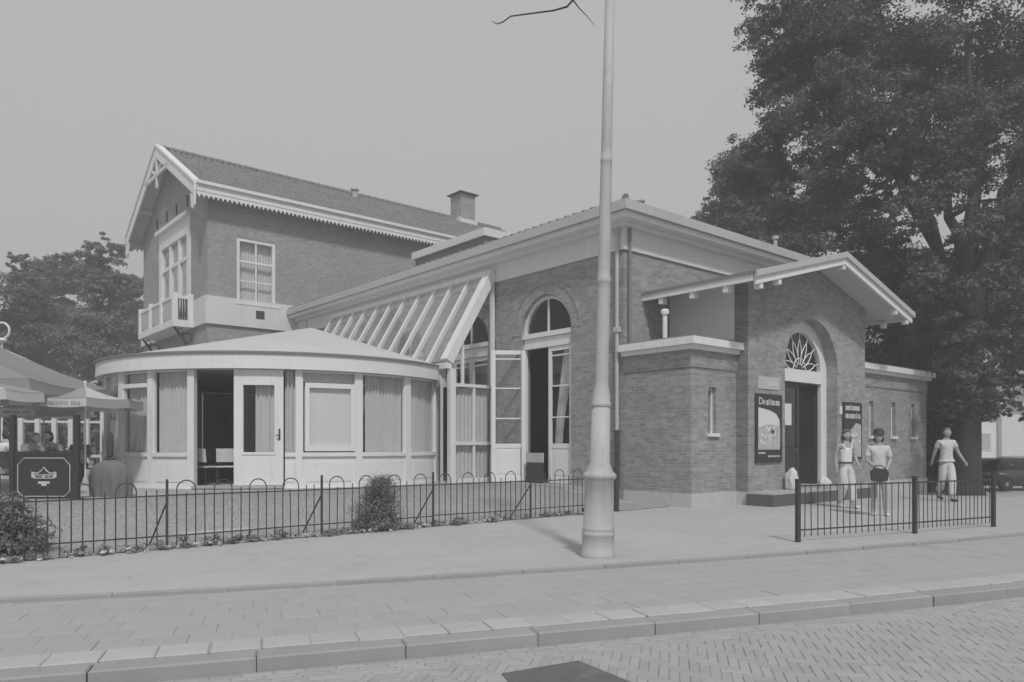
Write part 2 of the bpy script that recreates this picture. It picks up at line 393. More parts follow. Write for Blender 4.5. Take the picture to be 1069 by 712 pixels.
# lawn behind the railing
m = MB(); us = [-30+i*1.0 for i in range(31)]; vv = [-1.42+i*.45 for i in range(45)]
us[-1] = -.02
for u in us:
    for v in vv: p = xy(u, v); m.v.append((p.x, p.y, lawn_z(v)))
k = len(vv); m.f = [(i*k+j, (i+1)*k+j, (i+1)*k+j+1, i*k+j+1) for i in range(len(us)-1) for j in range(k-1)]
solidmesh('lawn', m, 'lawn')
m = MB()
pts = [xy(u, v) for u, v in ((-30, 4.4), (-9.0, 4.4), (-9.0, 18), (-30, 18))]
solidmesh('terrace', MB().prism([(p.x, p.y, .2) for p in pts], (0, 0, .149)), 'terrace')

def rng_mesh(name, verts, faces4, mat):
    me = bpy.data.meshes.new(name); nv = len(verts); nf = len(faces4); k = faces4.shape[1]
    me.vertices.add(nv); me.vertices.foreach_set('co', verts.astype(np.float32).ravel())
    me.loops.add(nf*k); me.loops.foreach_set('vertex_index', faces4.astype(np.int32).ravel())
    me.polygons.add(nf); me.polygons.foreach_set('loop_start', np.arange(0, nf*k, k, dtype=np.int32)); me.polygons.foreach_set('loop_total', np.full(nf, k, dtype=np.int32))
    me.update(calc_edges=True); me.validate(); me.materials.append(MATS[mat]); return me
rng = np.random.default_rng(3)
def blades(u0, u1, v0, v1, n, h, wd, zf):
    u = rng.uniform(u0, u1, n); v = rng.uniform(v0, v1, n)
    x = C.x+U.x*u+V.x*v; y = C.y+U.y*u+V.y*v; z = np.array([zf(a) for a in v])-.006
    a = rng.uniform(0, 2*np.pi, n); hh = h*rng.uniform(.5, 1.3, n); lx, ly = rng.normal(0, .5, n)*hh, rng.normal(0, .5, n)*hh
    P = np.stack([x-wd*np.cos(a), y-wd*np.sin(a), z, x+wd*np.cos(a), y+wd*np.sin(a), z, x+lx, y+ly, z+hh], 1).reshape(-1, 3)
    return P, np.arange(n*3).reshape(-1, 3)
P, Fc = blades(-16, -.3, -1.3, 5, 170000, .022, .008, lawn_z)
g = link(bpy.data.objects.new('grass', rng_mesh('grass', P, Fc, 'grass'))); tag(g, 'short grey grass of the lawn behind the hooped railing', 'grass', None, 'stuff')

# ================================================================ WALL BUILDER
def wall(mb, P, s0, s1, z0, ztop, ops, depth, back=True, extra=()):
    """P(s, z, d) -> point; ops: (sa, sb, zb, zs, arch)"""
    if not callable(ztop): zt = ztop; ztop = lambda s: zt
    br_ = sorted(set([s0, s1]+[e for e in extra]+[x for o in ops for x in o[:2]]+[(o[0]+o[1])/2 for o in ops if o[4]]))
    def face(d):
        for a, b in zip(br_[:-1], br_[1:]):
            mid = (a+b)/2; op = next((o for o in ops if o[0] <= mid <= o[1]), None)
            if not op: mb.poly([P(a,z0,d), P(b,z0,d), P(b,ztop(b),d), P(a,ztop(a),d)]); continue
            sa, sb, zb, zs, arch = op
            if zb > z0: mb.poly([P(a,z0,d), P(b,z0,d), P(b,zb,d), P(a,zb,d)])
            if not arch: mb.poly([P(a,zs,d), P(b,zs,d), P(b,ztop(b),d), P(a,ztop(a),d)])
            else:
                c = (sa+sb)/2; r = (sb-sa)/2; N = 10
                for i in range(N):
                    x0 = a+(b-a)*(.5-.5*math.cos(PI*i/N)); x1 = a+(b-a)*(.5-.5*math.cos(PI*(i+1)/N))
                    h = lambda x: zs+math.sqrt(max(0, r*r-(x-c)**2))
                    mb.poly([P(x0,h(x0),d), P(x1,h(x1),d), P(x1,ztop(x1),d), P(x0,ztop(x0),d)])
    face(0)
    if back: face(depth)
    for sa, sb, zb, zs, arch in ops:
        pts = [(sa, zb), (sa, zs)]
        if arch:
            c = (sa+sb)/2; r = (sb-sa)/2
            pts += [(c-r*math.cos(PI*i/20), zs+r*math.sin(PI*i/20)) for i in range(1, 20)]
        pts += [(sb, zs), (sb, zb)]
        for (a, za), (b, zb_) in zip(pts[:-1], pts[1:]): mb.poly([P(a,za,0), P(b,zb_,0), P(b,zb_,depth), P(a,za,depth)])
        if zb > z0: mb.poly([P(sa,zb,0), P(sb,zb,0), P(sb,zb,depth), P(sa,zb,depth)])
    return mb
def ring(mb, P, c, zs, r0, r1, d0, d1, a0=0, a1=180, n=24):
    """arch ring between radii, from depth d0 to d1"""
    vs = []; fs = []
    for i in range(n+1):
        t = R(a0+(a1-a0)*i/n)
        for r, d in ((r0,d0),(r1,d0),(r1,d1),(r0,d1)): vs.append(P(c+r*math.cos(t), zs+r*math.sin(t), d))
    for i in range(n):
        for k in range(4): fs.append((i*4+k, (i+1)*4+k, (i+1)*4+(k+1)%4, i*4+(k+1)%4))
    fs += [(0,1,2,3), tuple(n*4+k for k in (3,2,1,0))]
    mb.add(vs, fs)
def pbox(mb, P, s0, s1, z0, z1, d0, d1):
    vs = [P(s,z,d) for d in (d0,d1) for s, z in ((s0,z0),(s1,z0),(s1,z1),(s0,z1))]
    return mb.add(vs, [(0,1,2,3),(7,6,5,4)]+[(i,(i+1)%4,4+(i+1)%4,4+i) for i in range(4)])
PF = lambda s, z, d: (d, s, z)               # F wall: along v, depth into +u
def PRv(v0): return lambda s, z, d: (s, v0+d, z)  # walls facing the street: along u, depth into +v

# ================================================================ THE HALL
hall = thing('brick_hall', (0, 0, 0), 'long single storey brick hall with arched doors, white frieze and gabled entrance porch', 'building', frame='b')
VH = 18.2; FR0, FR1 = 6.08, 6.70
doors = [(1.78, 3.75), (5.2, 7.17), (8.62, 10.59), (12.04, 14.01)]
ops = [(a, b, .36, 4.42, True) for a, b in doors]
m = MB(); wall(m, PF, 0, VH-.01, -.3, FR0, ops, .34)
part('side_wall', m, 'brick', hall)
m = MB()
for a, b in doors[:2]: ring(m, PF, (a+b)/2, 4.42, (b-a)/2+.02, (b-a)/2+.30, -.010, .02)
for a, b in doors[:2]: ring(m, PF, (a+b)/2, 4.42, (b-a)/2+.30, (b-a)/2+.36, -.028, .02)
part('brick_arch', m, 'brick', hall)
m = MB(); wall(m, PRv(0), .005, 9.4, -.3, FR0, [], .34, extra=())
m.box(9.06, 9.39, .01, 30, -.3, 6.6); m.box(.4, 9, 22.0, 22.3, -.3, 6.6)
part('front_wall', m, 'brick', hall)
part('floor', MB().box(.35, 9.0, .35, 21.9, -.1, .36), 'interior', hall)
m = MB().box(5.2, 5.3, .35, 21.9, .36, 6.6); m.box(.36, 9, .35, 21.9, 6.6, 6.64)
part('inner_wall', m, 'interior_dark', hall)
# frieze and cornice
m = MB(); m.box(-.05, 9.45, -.05, .3, FR0, FR1); m.box(-.049, .3, .302, VH-.02, FR0, FR1)
part('frieze', m, 'white_old', hall)
m = MB()
m.box(-.46, 9.9, -.46, .2, FR1, FR1+.13); m.box(-.459, .2, .202, VH-.02, FR1, FR1+.129)
m.box(-.20, 9.6, -.20, -.052, FR1-.10, FR1-.002); m.box(-.20, -.052, -.05, VH-.02, FR1-.10, FR1-.002)
part('cornice', m, 'white', hall)
m = MB(); m.box(-.56, 10.0, -.56, .2, FR1+.135, FR1+.36); m.box(-.559, .2, .205, VH-.02, FR1+.135, FR1+.359)
part('gutter', m, 'gutter', hall)
ZE = FR1+.37; u0, u1, v0, v1 = -.5, 9.9, -.5, VH+4.5; ur = 4.7; tp = math.tan(R(15.5)); zr = ZE+(ur-u0)*tp
m = MB(); m.add([(u0,v0,ZE),(u1,v0,ZE),(u1,v1,ZE),(u0,v1,ZE),(ur,v0+(ur-u0),zr),(ur,v1,zr)], [(0,1,4),(0,4,5,3),(1,2,5,4),(2,3,5),(0,3,2,1)])
roofh = part('roof', m, 'tile', hall)
m = MB().tube([(u0-.02, v0-.02, ZE+.03), (ur, v0+(ur-u0), zr+.05)], .075, 8); m.tube([(u1, v0, ZE+.03), (ur, v0+(ur-u0), zr+.05)], .10, 8); m.tube([(ur, v0+(ur-u0), zr+.02), (ur, v1-.4, zr+.02)], .08, 8)
part('ridge_tile', m, 'tile', roofh)
m = MB()
for i in range(1, 8): pass
for i in range(60):
    v = .3+i*.3; m.tube([(u0+.01, v, ZE+.02), (u0+1.6, v, ZE+.02+1.6*tp)], .045, 5)
part('tile_row', m, 'tile', roofh, kind='stuff')
part('vent_pipe', MB().lathe([(.06,0),(.06,.42),(.10,.43),(.10,.52)], 10, (7.2, .25, ZE+.15)), 'gutter', roofh)
# small pilaster at far end of the side wall and corner downpipe
part('pilaster', MB().box(-.10, -.055, 17.2, 17.6, 5.5, FR1-.11), 'band', hall)
dpm = MB().tube([(-.10, .12, 6.65), (-.10, .12, 1.75)], .045, 8); dpm.box(-.17, -.03, .05, .19, 4.1, 4.22); dpm.box(-.17, -.03, .05, .19, 6.45, 6.66)
part('downpipe', dpm, 'gutter', hall)
o = part('downpipe_foot', MB().tube([(-.10, .12, 1.75), (-.10, .12, .35)], .06, 8), 'iron', hall)
part('corner_downpipe', MB().tube([(.12, -.10, 6.66), (.12, -.10, 3.78)], .035, 8), 'lead', hall)
m = MB().box(-.06, -.002, .2, 1.6, -.3, .34); part('plinth', m, 'plinth', hall)
# ---- arched french doors on the side wall
def leaf_parts(root_, name, P, s0, s1, z0, z1, d, rails, mat='white', glassm='glass', inner=.5):
    """a door or window leaf: stiles, rails, lower panel as ONE mesh, panes as sub-parts"""
    mb = MB(); st = .115
    zb = z0+inner
    pbox(mb, P, s0, s0+st, z0, z1, d, d+.05); pbox(mb, P, s1-st, s1, z0, z1, d, d+.05)
    pbox(mb, P, s0+st, s1-st, z1-st, z1, d+.001, d+.049); pbox(mb, P, s0+st, s1-st, zb-.06, zb+.06, d+.001, d+.049); pbox(mb, P, s0+st, s1-st, z0, z0+.14, d+.001, d+.049)
    if inner > .2:
        pbox(mb, P, s0+st, s1-st, z0+.14, zb-.06, d+.016, d+.03); pbox(mb, P, s0+st+.07, s1-st-.07, z0+.22, zb-.14, d+.006, d+.03)
    zz = [zb+.06]+[zb+(z1-st-zb)*r for r in rails]+[z1-st]
    for q_ in zz[1:-1]: pbox(mb, P, s0+st, s1-st, q_-.018, q_+.018, d+.004, d+.046)
    o_ = part(name, mb, mat, root_)
    for a, b in zip(zz[:-1], zz[1:]): part('pane', pbox(MB(), P, s0+st+.001, s1-st-.001, a+.018, b-.018, d+.022, d+.028), glassm, o_)
    return o_
def fan(root_, P, c, zs, r, d):
    mb = MB(); ring(mb, P, c, zs, r-.10, r, d, d+.08); pbox(mb, P, c-.02, c+.02, zs, zs+r-.09, d+.01, d+.06); pbox(mb, P, c-r, c+r, zs-.13, zs+.0, d-.06, d+.09)
    f_ = part('fanlight', mb, 'white', root_)
    for s in (0, 1):
        g_ = MB(); pts = [P(c, zs, d+.03)]+[P(c+(r-.09)*math.cos(R(90*s+90*i/12)), zs+(r-.09)*math.sin(R(90*s+90*i/12)), d+.03) for i in range(13)]
        g_.poly(pts); part('pane', g_, 'glass', f_)
    return f_
Z0, ZL = .37, 4.02
for i, (a, b) in enumerate(doors[:2]):
    c = (a+b)/2; r = (b-a)/2-.005
    fan(hall, PF, c, 4.44, r, .10)
    fr = MB(); pbox(fr, PF, a+.005, a+.07, Z0, 4.30, .10, .2); pbox(fr, PF, b-.07, b-.005, Z0, 4.30, .10, .2); pbox(fr, PF, a+.07, b-.07, ZL+.01, 4.30, .09, .2)
    part('door_frame', fr, 'white', hall)
    if i == 0:
        d_ = leaf_parts(hall, 'door', PF, a+.075, c, Z0, ZL, .12, (.3, .63, .95), inner=1.0)
        phi = R(38); hx, hy = .11, b-.075
        PL = lambda s, z, d: (hx-s*math.cos(phi)+d*math.sin(phi), hy+s*math.sin(phi)+d*math.cos(phi), z)
        leaf_parts(hall, 'door', PL, .0, c-a-.03, Z0, ZL, 0, (.3, .63, .95), inner=1.0)
    else:
        leaf_parts(hall, 'door', PF, a+.075, c-.002, Z0, ZL, .12, (.3, .63, .95), inner=1.0); leaf_parts(hall, 'door', PF, c+.002, b-.075, Z0, ZL, .12, (.3, .63, .95), inner=1.0)
for a, b in doors[2:]:
    c = (a+b)/2; fan(hall, PF, c, 4.44, (b-a)/2-.005, .10); leaf_parts(hall, 'door', PF, a+.01, c-.002, Z0, 4.30, .12, (.3, .63, .95), inner=1.0); leaf_parts(hall, 'door', PF, c+.002, b-.01, Z0, 4.30, .12, (.3, .63, .95), inner=1.0)
def curtain(root_, P, s0, s1, z0, z1, d, mat='curtain', amp=.03, wav=.11, top=None, name='curtain'):
    n = max(6, int(abs(s1-s0)/wav*6)); mb = MB(); rows = 8 if top else 1
    ph = random.random()*6
    for j in range(rows+1):
        t = j/rows; z = z0+(z1-z0)*t
        a, b = (s0, s1) if not top else (s0+(top[0]-s0)*t**1.5, s1+(top[1]-s1)*t**1.5)
        for i in range(n+1):
            s = a+(b-a)*i/n; mb.v.append(P(s, z, d+amp*math.sin(2*PI*(s0+(s1-s0)*i/n)/wav+ph)+.4*amp*math.sin(5.3*i/n*PI)))
    for j in range(rows):
        for i in range(n): mb.f.append((j*(n+1)+i, j*(n+1)+i+1, (j+1)*(n+1)+i+1, (j+1)*(n+1)+i))
    return part(name, mb, mat, root_, smooth=True)
a, b = doors[0]
curtain(hall, PF, 2.42, 2.70, 1.4, 3.95, .30, 'curtain', .02, .1, top=(1.82, 2.35))
part('door_sill', MB().box(-.35, .3, doors[0][0]-.1, doors[0][1]+.1, .0, .358), 'step_top', hall)
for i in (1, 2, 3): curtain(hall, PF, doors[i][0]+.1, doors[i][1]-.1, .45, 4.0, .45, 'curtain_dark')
# ---- annexes either side of the porch
VA = -1.94
def annex(u0, u1, slits, zb):
    P = PRv(VA); mb = MB()
    ops_ = [(s, s+.30, 1.64, 2.70, False) for s in slits]
    wall(mb, P, u0, u1, zb, 3.52, ops_, .3)
    mb.box(u0, u0+.3, VA+.001, -.002, zb, 3.519); mb.box(u1-.3, u1, VA+.001, -.002, zb, 3.519)
    part('annex_wall', mb, 'brick', hall)
    mb = MB().box(u0-.025, u1+.025, VA-.025, -.003, 3.12, 3.50); part('annex_brick_band', mb, 'brick', hall)
    part('string_course', MB().box(u0-.008, u1+.008, VA-.008, -.003, 3.075, 3.119), 'brick_dark', hall)
    mb = MB().box(u0-.22, u1+.20, VA-.22, -.003, 3.60, 3.76); mb.box(u0-.12, u1+.1, VA-.12, -.003, 3.50, 3.599)
    part('annex_cornice', mb, 'white', hall)
    part('annex_roof', MB().box(u0-.15, u1+.15, VA-.15, -.003, 3.762, 3.80), 'lead', hall)
    part('annex_plinth', MB().box(u0-.03, u1+.03, VA-.03, -.003, zb-.3, .31), 'plinth', hall)
    for s in slits:
        fr = MB(); pbox(fr, P, s+.002, s+.07, 1.66, 2.695, .10, .16); pbox(fr, P, s+.25, s+.298, 1.66, 2.695, .10, .16); pbox(fr, P, s+.07, s+.25, 2.64, 2.695, .10, .16)
        w_ = part('slit_window', fr, 'white', hall)
        part('pane', pbox(MB(), P, s+.07, s+.25, 1.66, 2.64, .13, .135), 'glass', w_)
        part('sill', pbox(MB(), P, s-.06, s+.36, 1.58, 1.655, -.07, .12), 'white', w_)
annex(.02, 1.748, [.66], -.3)
annex(7.655, 12.75, [8.62, 10.10, 11.55], -.8)
part('roof_pipe', MB().lathe([(.055,0),(.055,.62),(.09,.62),(.10,.70),(.07,.74)], 12, (.30, -1.0, 3.80)), 'white', hall)
# ---- porch
UP0, UP1, VP = 1.75, 7.65, -2.26; UC = 4.70; ER = 6.02; EZ = 4.98
def rz(u): return ER-(ER-EZ)*abs(u-UC)/3.98    # underside of porch roof
PP = PRv(VP); AO = (UC-1.33, UC+1.33)
m = MB(); wall(m, PP, UP0, UP1, -.3, lambda u: rz(u)-.03, [(AO[0], AO[1], .3, 3.30, True)], .36, extra=(UC,))
part('porch_front_wall', m, 'brick', hall)
for u in (UP0, UP1):
    sg_ = 1 if u == UP0 else -1
    part('porch_corner_pier', MB().box(u, u+sg_*.5, VP+.001, VP+.36, -.3, rz(u)-.05), 'brick_dark', hall)
    part('porch_side_wall', MB().box(u+sg_*.004, u+sg_*.3, VP+.361, -.004, -.3, rz(u)-.05), 'stucco', hall)
part('porch_plinth', MB().box(UP0-.03, AO[0]-.01, VP-.03, VP+.3, -.3, .30), 'plinth', hall)
part('porch_plinth', MB().box(AO[1]+.01, UP1+.03, VP-.03, VP+.3, -.3, .30), 'plinth', hall)
m = MB(); ring(m, PP, UC, 3.30, 1.335, 1.62, -.012, .05)
part('porch_brick_arch', m, 'brick', hall)
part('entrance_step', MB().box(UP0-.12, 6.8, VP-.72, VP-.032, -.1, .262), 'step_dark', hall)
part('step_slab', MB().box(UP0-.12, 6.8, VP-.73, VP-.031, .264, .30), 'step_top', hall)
part('porch_floor', MB().box(AO[0]-.6, AO[1]+.6, VP+.001, -.01, .1, .34), 'step_top', hall)
# porch door frame (white, with arch), fan tracery, leaves
PD = PRv(VP+.30); m = MB()
ring(m, PD, UC, 3.30, 1.02, 1.329, 0, .12); pbox(m, PD, UC-1.33, UC-1.02, .34, 3.3, 0, .12); pbox(m, PD, UC+1.02, UC+1.33, .34, 3.3, 0, .12)
pbox(m, PD, UC-1.02, UC+1.02, 3.02, 3.34, -.03, .12)
df = part('entrance_door_frame', m, 'white', hall)
fl = MB()
def arcpts(pa, pb, bul, n=7):
    pa, pb = Vector(pa), Vector(pb); d = pb-pa; nn = Vector((-d.y, d.x)); out = []
    for i in range(n+1):
        t = i/n; q_ = pa+d*t+nn*bul*4*t*(1-t); out.append(PD(UC+q_.x, 3.34+q_.y, .05))
    return out
NP = 7
for i in range(NP):
    t0, t1, tm_ = PI*i/NP, PI*(i+1)/NP, PI*(i+.5)/NP
    p0 = (.30*math.cos(t0), .30*math.sin(t0)); p1 = (.30*math.cos(t1), .30*math.sin(t1)); tip = (.80*math.cos(tm_), .80*math.sin(tm_)); outp = (1.0*math.cos(tm_), 1.0*math.sin(tm_))
    fl.tube(arcpts(p0, tip, -.10), .015, 5); fl.tube(arcpts(p1, tip, .10), .015, 5); fl.tube([PD(UC+tip[0], 3.34+tip[1], .05), PD(UC+outp[0], 3.34+outp[1], .05)], .013, 5)
    fl.tube(arcpts(p0, p1, -.12), .016, 5)
    if i: 
        tq = (.62*math.cos(t0), .62*math.sin(t0)); fl.tube([PD(UC+p0[0], 3.34+p0[1], .05), PD(UC+p0[0]*.5, 3.34+p0[1]*.5, .05)], .016, 5)
part('fan_tracery', fl, 'white', df)
g_ = MB(); g_.poly([PD(UC+1.01*math.cos(PI*i/24), 3.34+1.0*math.sin(PI*i/24), .07) for i in range(25)]); part('pane', g_, 'glass', df)
d1 = leaf_parts(hall, 'entrance_door', PD, UC-1.01, UC-.02, .36, 3.0, .05, (.34, .66), 'door_dark', 'glass', .9)
phi2 = R(75)
PO = lambda s, z, d: (UC+1.0-s*math.cos(phi2)+d*.3, VP+.38+s*math.sin(phi2)+d, z)
d2 = leaf_parts(hall, 'entrance_door', PO, 0, .98, .36, 3.0, 0, (.34, .66), 'door_dark', 'glass', .9)
part('door_notice', pbox(MB(), PD, UC-.80, UC-.42, 1.9, 2.45, .038, .044), 'paper', d1)
part('porch_inner_wall', MB().box(UC-2.2, UC+2.2, -.2, -.1, .34, 4.9), 'interior_dark', hall)
# porch roof: two slabs, fascia boards, brackets
VF = -3.12
def slab(mb, ua, ub, va, vb, up0, up1):
    P4 = [(ua, va), (ub, va), (ub, vb), (ua, vb)]
    mb.add([(u, v, rz(u)+up0) for u, v in P4]+[(u, v, rz(u)+up1) for u, v in P4], [(3,2,1,0),(4,5,6,7)]+[(i,(i+1)%4,4+(i+1)%4,4+i) for i in range(4)])
m = MB(); slab(m, UC-3.98, UC, VF+.05, .2, 0, .05); slab(m, UC, UC+3.98, VF+.05, .2, 0, .05)
prf = part('porch_soffit', m, 'soffit', hall)
m = MB(); slab(m, UC-4.06, UC-.001, VF-.03, .3, .10, .17); slab(m, UC+.001, UC+4.06, VF-.03, .3, .10, .17)
pro = part('porch_roof', m, 'lead', hall)
m = MB(); slab(m, UC-3.99, UC-.002, VF, VF+.06, -.14, .098); slab(m, UC+.002, UC+3.99, VF, VF+.06, -.14, .098)
part('verge_board', m, 'white', pro)
m = MB(); slab(m, UC-4.05, UC-.002, VF-.06, VF-.002, .03, .168); slab(m, UC+.002, UC+4.05, VF-.06, VF-.002, .03, .168)
part('verge_moulding', m, 'gutter', pro)
for s in (-1, 1):
    m = MB().box(UC+s*3.95, UC+s*4.03, VF+.062, .1, EZ-.06, EZ+.098); part('eave_board', m, 'white', pro)
for u in (UC-3.75, UC-3.0, UC, UC+3.0, UC+3.72):
    m = MB().box(u-.06, u+.06, VF+.02, VF+.17, rz(u)-.26, rz(u)-.141); part('bracket', m, 'white', pro)
for v in (-2.35, -1.45, -.55):
    m = MB().box(UC-4.0, UC-3.82, v-.06, v+.06, EZ-.2, EZ-.061); part('bracket', m, 'white', pro)
    m = MB().box(UC+3.82, UC+4.0, v-.06, v+.06, EZ-.2, EZ-.061); part('bracket', m, 'white', pro)

# ================================================================ GABLED HOUSE
UH, WH = -3.75, 9.2; VM = VH+WH/2; EAVE, RIDGE, OVV, OVU = 11.35, 14.25, .5, .6
hs = thing('gabled_house', (UH, VH, 0), 'taller brick house with steep tiled gable roof, white band and balcony behind the pavilion', 'house', frame='b')
sl = (RIDGE-EAVE)/(WH/2+OVV)
def hz(v): return RIDGE-sl*abs(v-VM)
UE = 15.0
PG = lambda s, z, d: (UH+d, s, z); PS = PRv(VH)
DW = (VH+2.3, VH+6.1)                                  # balcony door
m = MB(); wall(m, PG, VH+.001, VH+WH-.001, -.3, lambda v: hz(v)-.03, [(DW[0], DW[1], 7.3, 10.55, False)], .35, extra=(VM,))
part('gable_wall', m, 'brick_house', hs)
WX = (-2.60, -.98, 7.16, 9.78)
m = MB(); wall(m, PS, UH+.001, UE, -.3, hz(VH)-.03, [(WX[0], WX[1], WX[2], WX[3], False)], .35)
m.box(UH+.4, UE, VH+WH-.3, VH+WH-.001, -.3, hz(VH)-.05); m.box(UE-.3, UE-.01, VH+.01, VH+WH-.31, -.3, hz(VH)-.05)
part('long_wall', m, 'brick_house', hs)
part('upper_floor', MB().box(UH+.36, UE-.31, VH+.36, VH+WH-.31, 6.5, 6.7), 'interior', hs)
m = MB().box(UH-.10, UH+.0, VH-.10, VH+WH+.08, 6.17, 7.27); m.box(UH+.001, .3, VH-.10, VH-.001, 6.17, 7.269); part('stucco_band', m, 'band', hs)
part('wall_vent', MB().box(-1.85, -1.5, VH-.115, VH-.09, 6.55, 6.88), 'iron', hs)
# side sash window, 2 x 3 panes
s0, s1, z0, z1 = WX; m = MB()
pbox(m, PS, s0+.002, s0+.13, z0, z1, .03, .13); pbox(m, PS, s1-.13, s1-.002, z0, z1, .03, .13); pbox(m, PS, s0+.13, s1-.13, z1-.14, z1-.002, .03, .13); pbox(m, PS, s0+.13, s1-.13, z0+.002, z0+.13, .03, .13)
pbox(m, PS, (s0+s1)/2-.03, (s0+s1)/2+.03, z0+.13, z1-.14, .05, .11)
zq = [z0+.13, z0+(z1-z0)*.34, z0+(z1-z0)*.64, z1-.14]
pbox(m, PS, s0+.13, s1-.13, zq[1]-.025, zq[1]+.025, .052, .108); pbox(m, PS, s0+.13, s1-.13, zq[2]-.045, zq[2]+.045, .04, .12)
wn = part('window', m, 'white', hs)
for i in range(3):
    for a, b in ((s0+.131, (s0+s1)/2-.031), ((s0+s1)/2+.031, s1-.131)): part('pane', pbox(MB(), PS, a, b, zq[i]+.03, zq[i+1]-.03, .075, .08), 'glass', wn)
part('sill', pbox(MB(), PS, s0-.12, s1+.12, z0-.10, z0-.001, -.12, .12), 'white', wn)
curtain(hs, PS, s0+.05, s1-.05, z0, z1, .30, 'curtain', .02, .12)
# balcony door: three lights with transom, white surround and cornice
m = MB(); a, b = DW
pbox(m, PG, a-.28, a+.10, 7.3, 10.9, -.06, .12); pbox(m, PG, b-.10, b+.28, 7.3, 10.9, -.06, .12); pbox(m, PG, a+.10, b-.10, 10.2, 10.9, -.06, .12)
pbox(m, PG, a-.36, b+.36, 10.9, 11.06, -.22, .0)
for t in (1/3, 2/3): pbox(m, PG, a+(b-a)*t-.12, a+(b-a)*t+.12, 7.3, 10.2, -.03, .12)
pbox(m, PG, a+.1, b-.1, 9.15, 9.30, -.02, .12)
bd = part('balcony_door', m, 'white', hs)
for i in range(3):
    x0 = a+(b-a)*i/3+.125; x1 = a+(b-a)*(i+1)/3-.125
    part('pane', pbox(MB(), PG, x0, x1, 9.31, 10.19, .06, .065), 'glass', bd); part('pane', pbox(MB(), PG, x0, x1, 7.75, 9.14, .06, .065), 'glass', bd)
    part('lower_panel', pbox(MB(), PG, x0, x1, 7.3, 7.74, .04, .08), 'white', bd)
curtain(hs, PG, a+.1, b-.1, 7.3, 10.2, .34, 'curtain', .02, .12)
# balcony
BU = UH-.90; b0, b1 = VH+1.35, VH+6.5
bal = part('balcony', MB().box(BU, UH-.102, b0, b1, 6.15, 6.42), 'white', hs)
for v in np.linspace(b0+.1, b1-.1, 4): part('balcony_post', MB().box(BU+.0, BU+.2, v-.1, v+.1, 6.421, 7.50), 'white', bal)
part('balcony_post', MB().box(UH-.32, UH-.11, b0, b0+.18, 6.421, 7.50), 'white', bal)
for v0_, v1_ in zip(np.linspace(b0+.1, b1-.1, 4)[:-1], np.linspace(b0+.1, b1-.1, 4)[1:]):
    part('balcony_rail', MB().box(BU+.04, BU+.16, v0_+.101, v1_-.101, 7.28, 7.40), 'white', bal)
    part('balcony_panel', MB().box(BU+.07, BU+.12, v0_+.101, v1_-.101, 6.55, 7.279), 'gutter', bal)
part('balcony_rail', MB().box(BU+.201, UH-.321, b0+.03, b0+.15, 7.28, 7.40), 'white', bal)
for i in range(4): x = BU+.25+i*.095; part('baluster', MB().tube([(x, b0+.09, 6.42), (x, b0+.09, 6.65), (x, b0+.09, 6.9), (x, b0+.09, 7.28)], [.03, .045, .03, .03], 6), 'iron', bal)
for v in (b0+.25, b1-.25):
    m = MB()
    for kk in range(2):
        m.tube([(UH-.02, v, 5.2+kk*.1), (UH-.2, v, 5.3), (UH-.5, v, 5.75+kk*.1), (BU+.12, v, 6.145)], .04, 6)
    m.tube([(UH-.28+.2*math.cos(t), v, 5.75+.2*math.sin(t)) for t in np.linspace(0, 2*PI, 13)], .03, 5)
    m.tube([(UH-.55+.12*math.cos(t), v, 5.98+.12*math.sin(t)) for t in np.linspace(0, 2*PI, 13)], .025, 5)
    part('balcony_bracket', m, 'iron', hs)
# tie anchors
for v in (VH+2.4, VH+3.9, VH+5.3, VH+6.8): part('wall_anchor', MB().box(UH-.05, UH-.001, v-.04, v+.04, 11.35, 11.8), 'iron', hs)
# roof deck, tiles, boards
UO = UH-OVU
m = MB()
m.add([(UO, VH-OVV, EAVE), (UE, VH-OVV, EAVE), (UE, VM, RIDGE), (UO, VM, RIDGE), (UE, VH+WH+OVV, EAVE), (UO, VH+WH+OVV, EAVE)]+
      [(UO, VH-OVV, EAVE-.1), (UE, VH-OVV, EAVE-.1), (UE, VM, RIDGE-.1), (UO, VM, RIDGE-.1), (UE, VH+WH+OVV, EAVE-.1), (UO, VH+WH+OVV, EAVE-.1)],
      [(0,1,2,3), (3,2,4,5), (6,9,8,7), (9,11,10,8), (0,6,7,1), (5,4,10,11), (0,3,9,6), (3,5,11,9), (1,7,8,2), (2,8,10,4)])
rf = part('roof', m, 'soffit', hs)
def pantiles(side):
    nc = int((UE-UO)/.26); L = math.hypot(WH/2+OVV, RIDGE-EAVE); nr = 19; q = 5
    vs = []; fs = []
    dv = (WH/2+OVV)/nr; dzc = (RIDGE-EAVE)/nr
    for r_ in range(nr):
        for c_ in range(nc):
            o_ = len(vs); jz = random.gauss(0, .006)
            for e in (0, 1):
                t = r_+e*1.08
                for k in range(q+1):
                    u_ = UO+(c_+k/q)*.26; w_ = .055*math.cos(2*PI*(k/q)-.6)+.06
                    lift = (.035 if e == 0 else .012)+w_+jz
                    vs.append((u_, VM+side*(WH/2+OVV-dv*t), EAVE+dzc*t+lift))
            for k in range(q): fs.append((o_+k, o_+k+1, o_+q+2+k, o_+q+1+k))
            o2 = len(vs)
            for k in range(q+1): x_, y_, z_ = vs[o_+k]; vs.append((x_, y_, z_-.03))
            for k in range(q): fs.append((o_+k+1, o_+k, o2+k, o2+k+1))
    b_ = MB(); b_.v = vs; b_.f = fs; return b_
part('roof_tiles', pantiles(-1), 'tile', rf, kind='stuff')
part('roof_tiles', pantiles(1), 'tile', rf, kind='stuff')
m = MB()
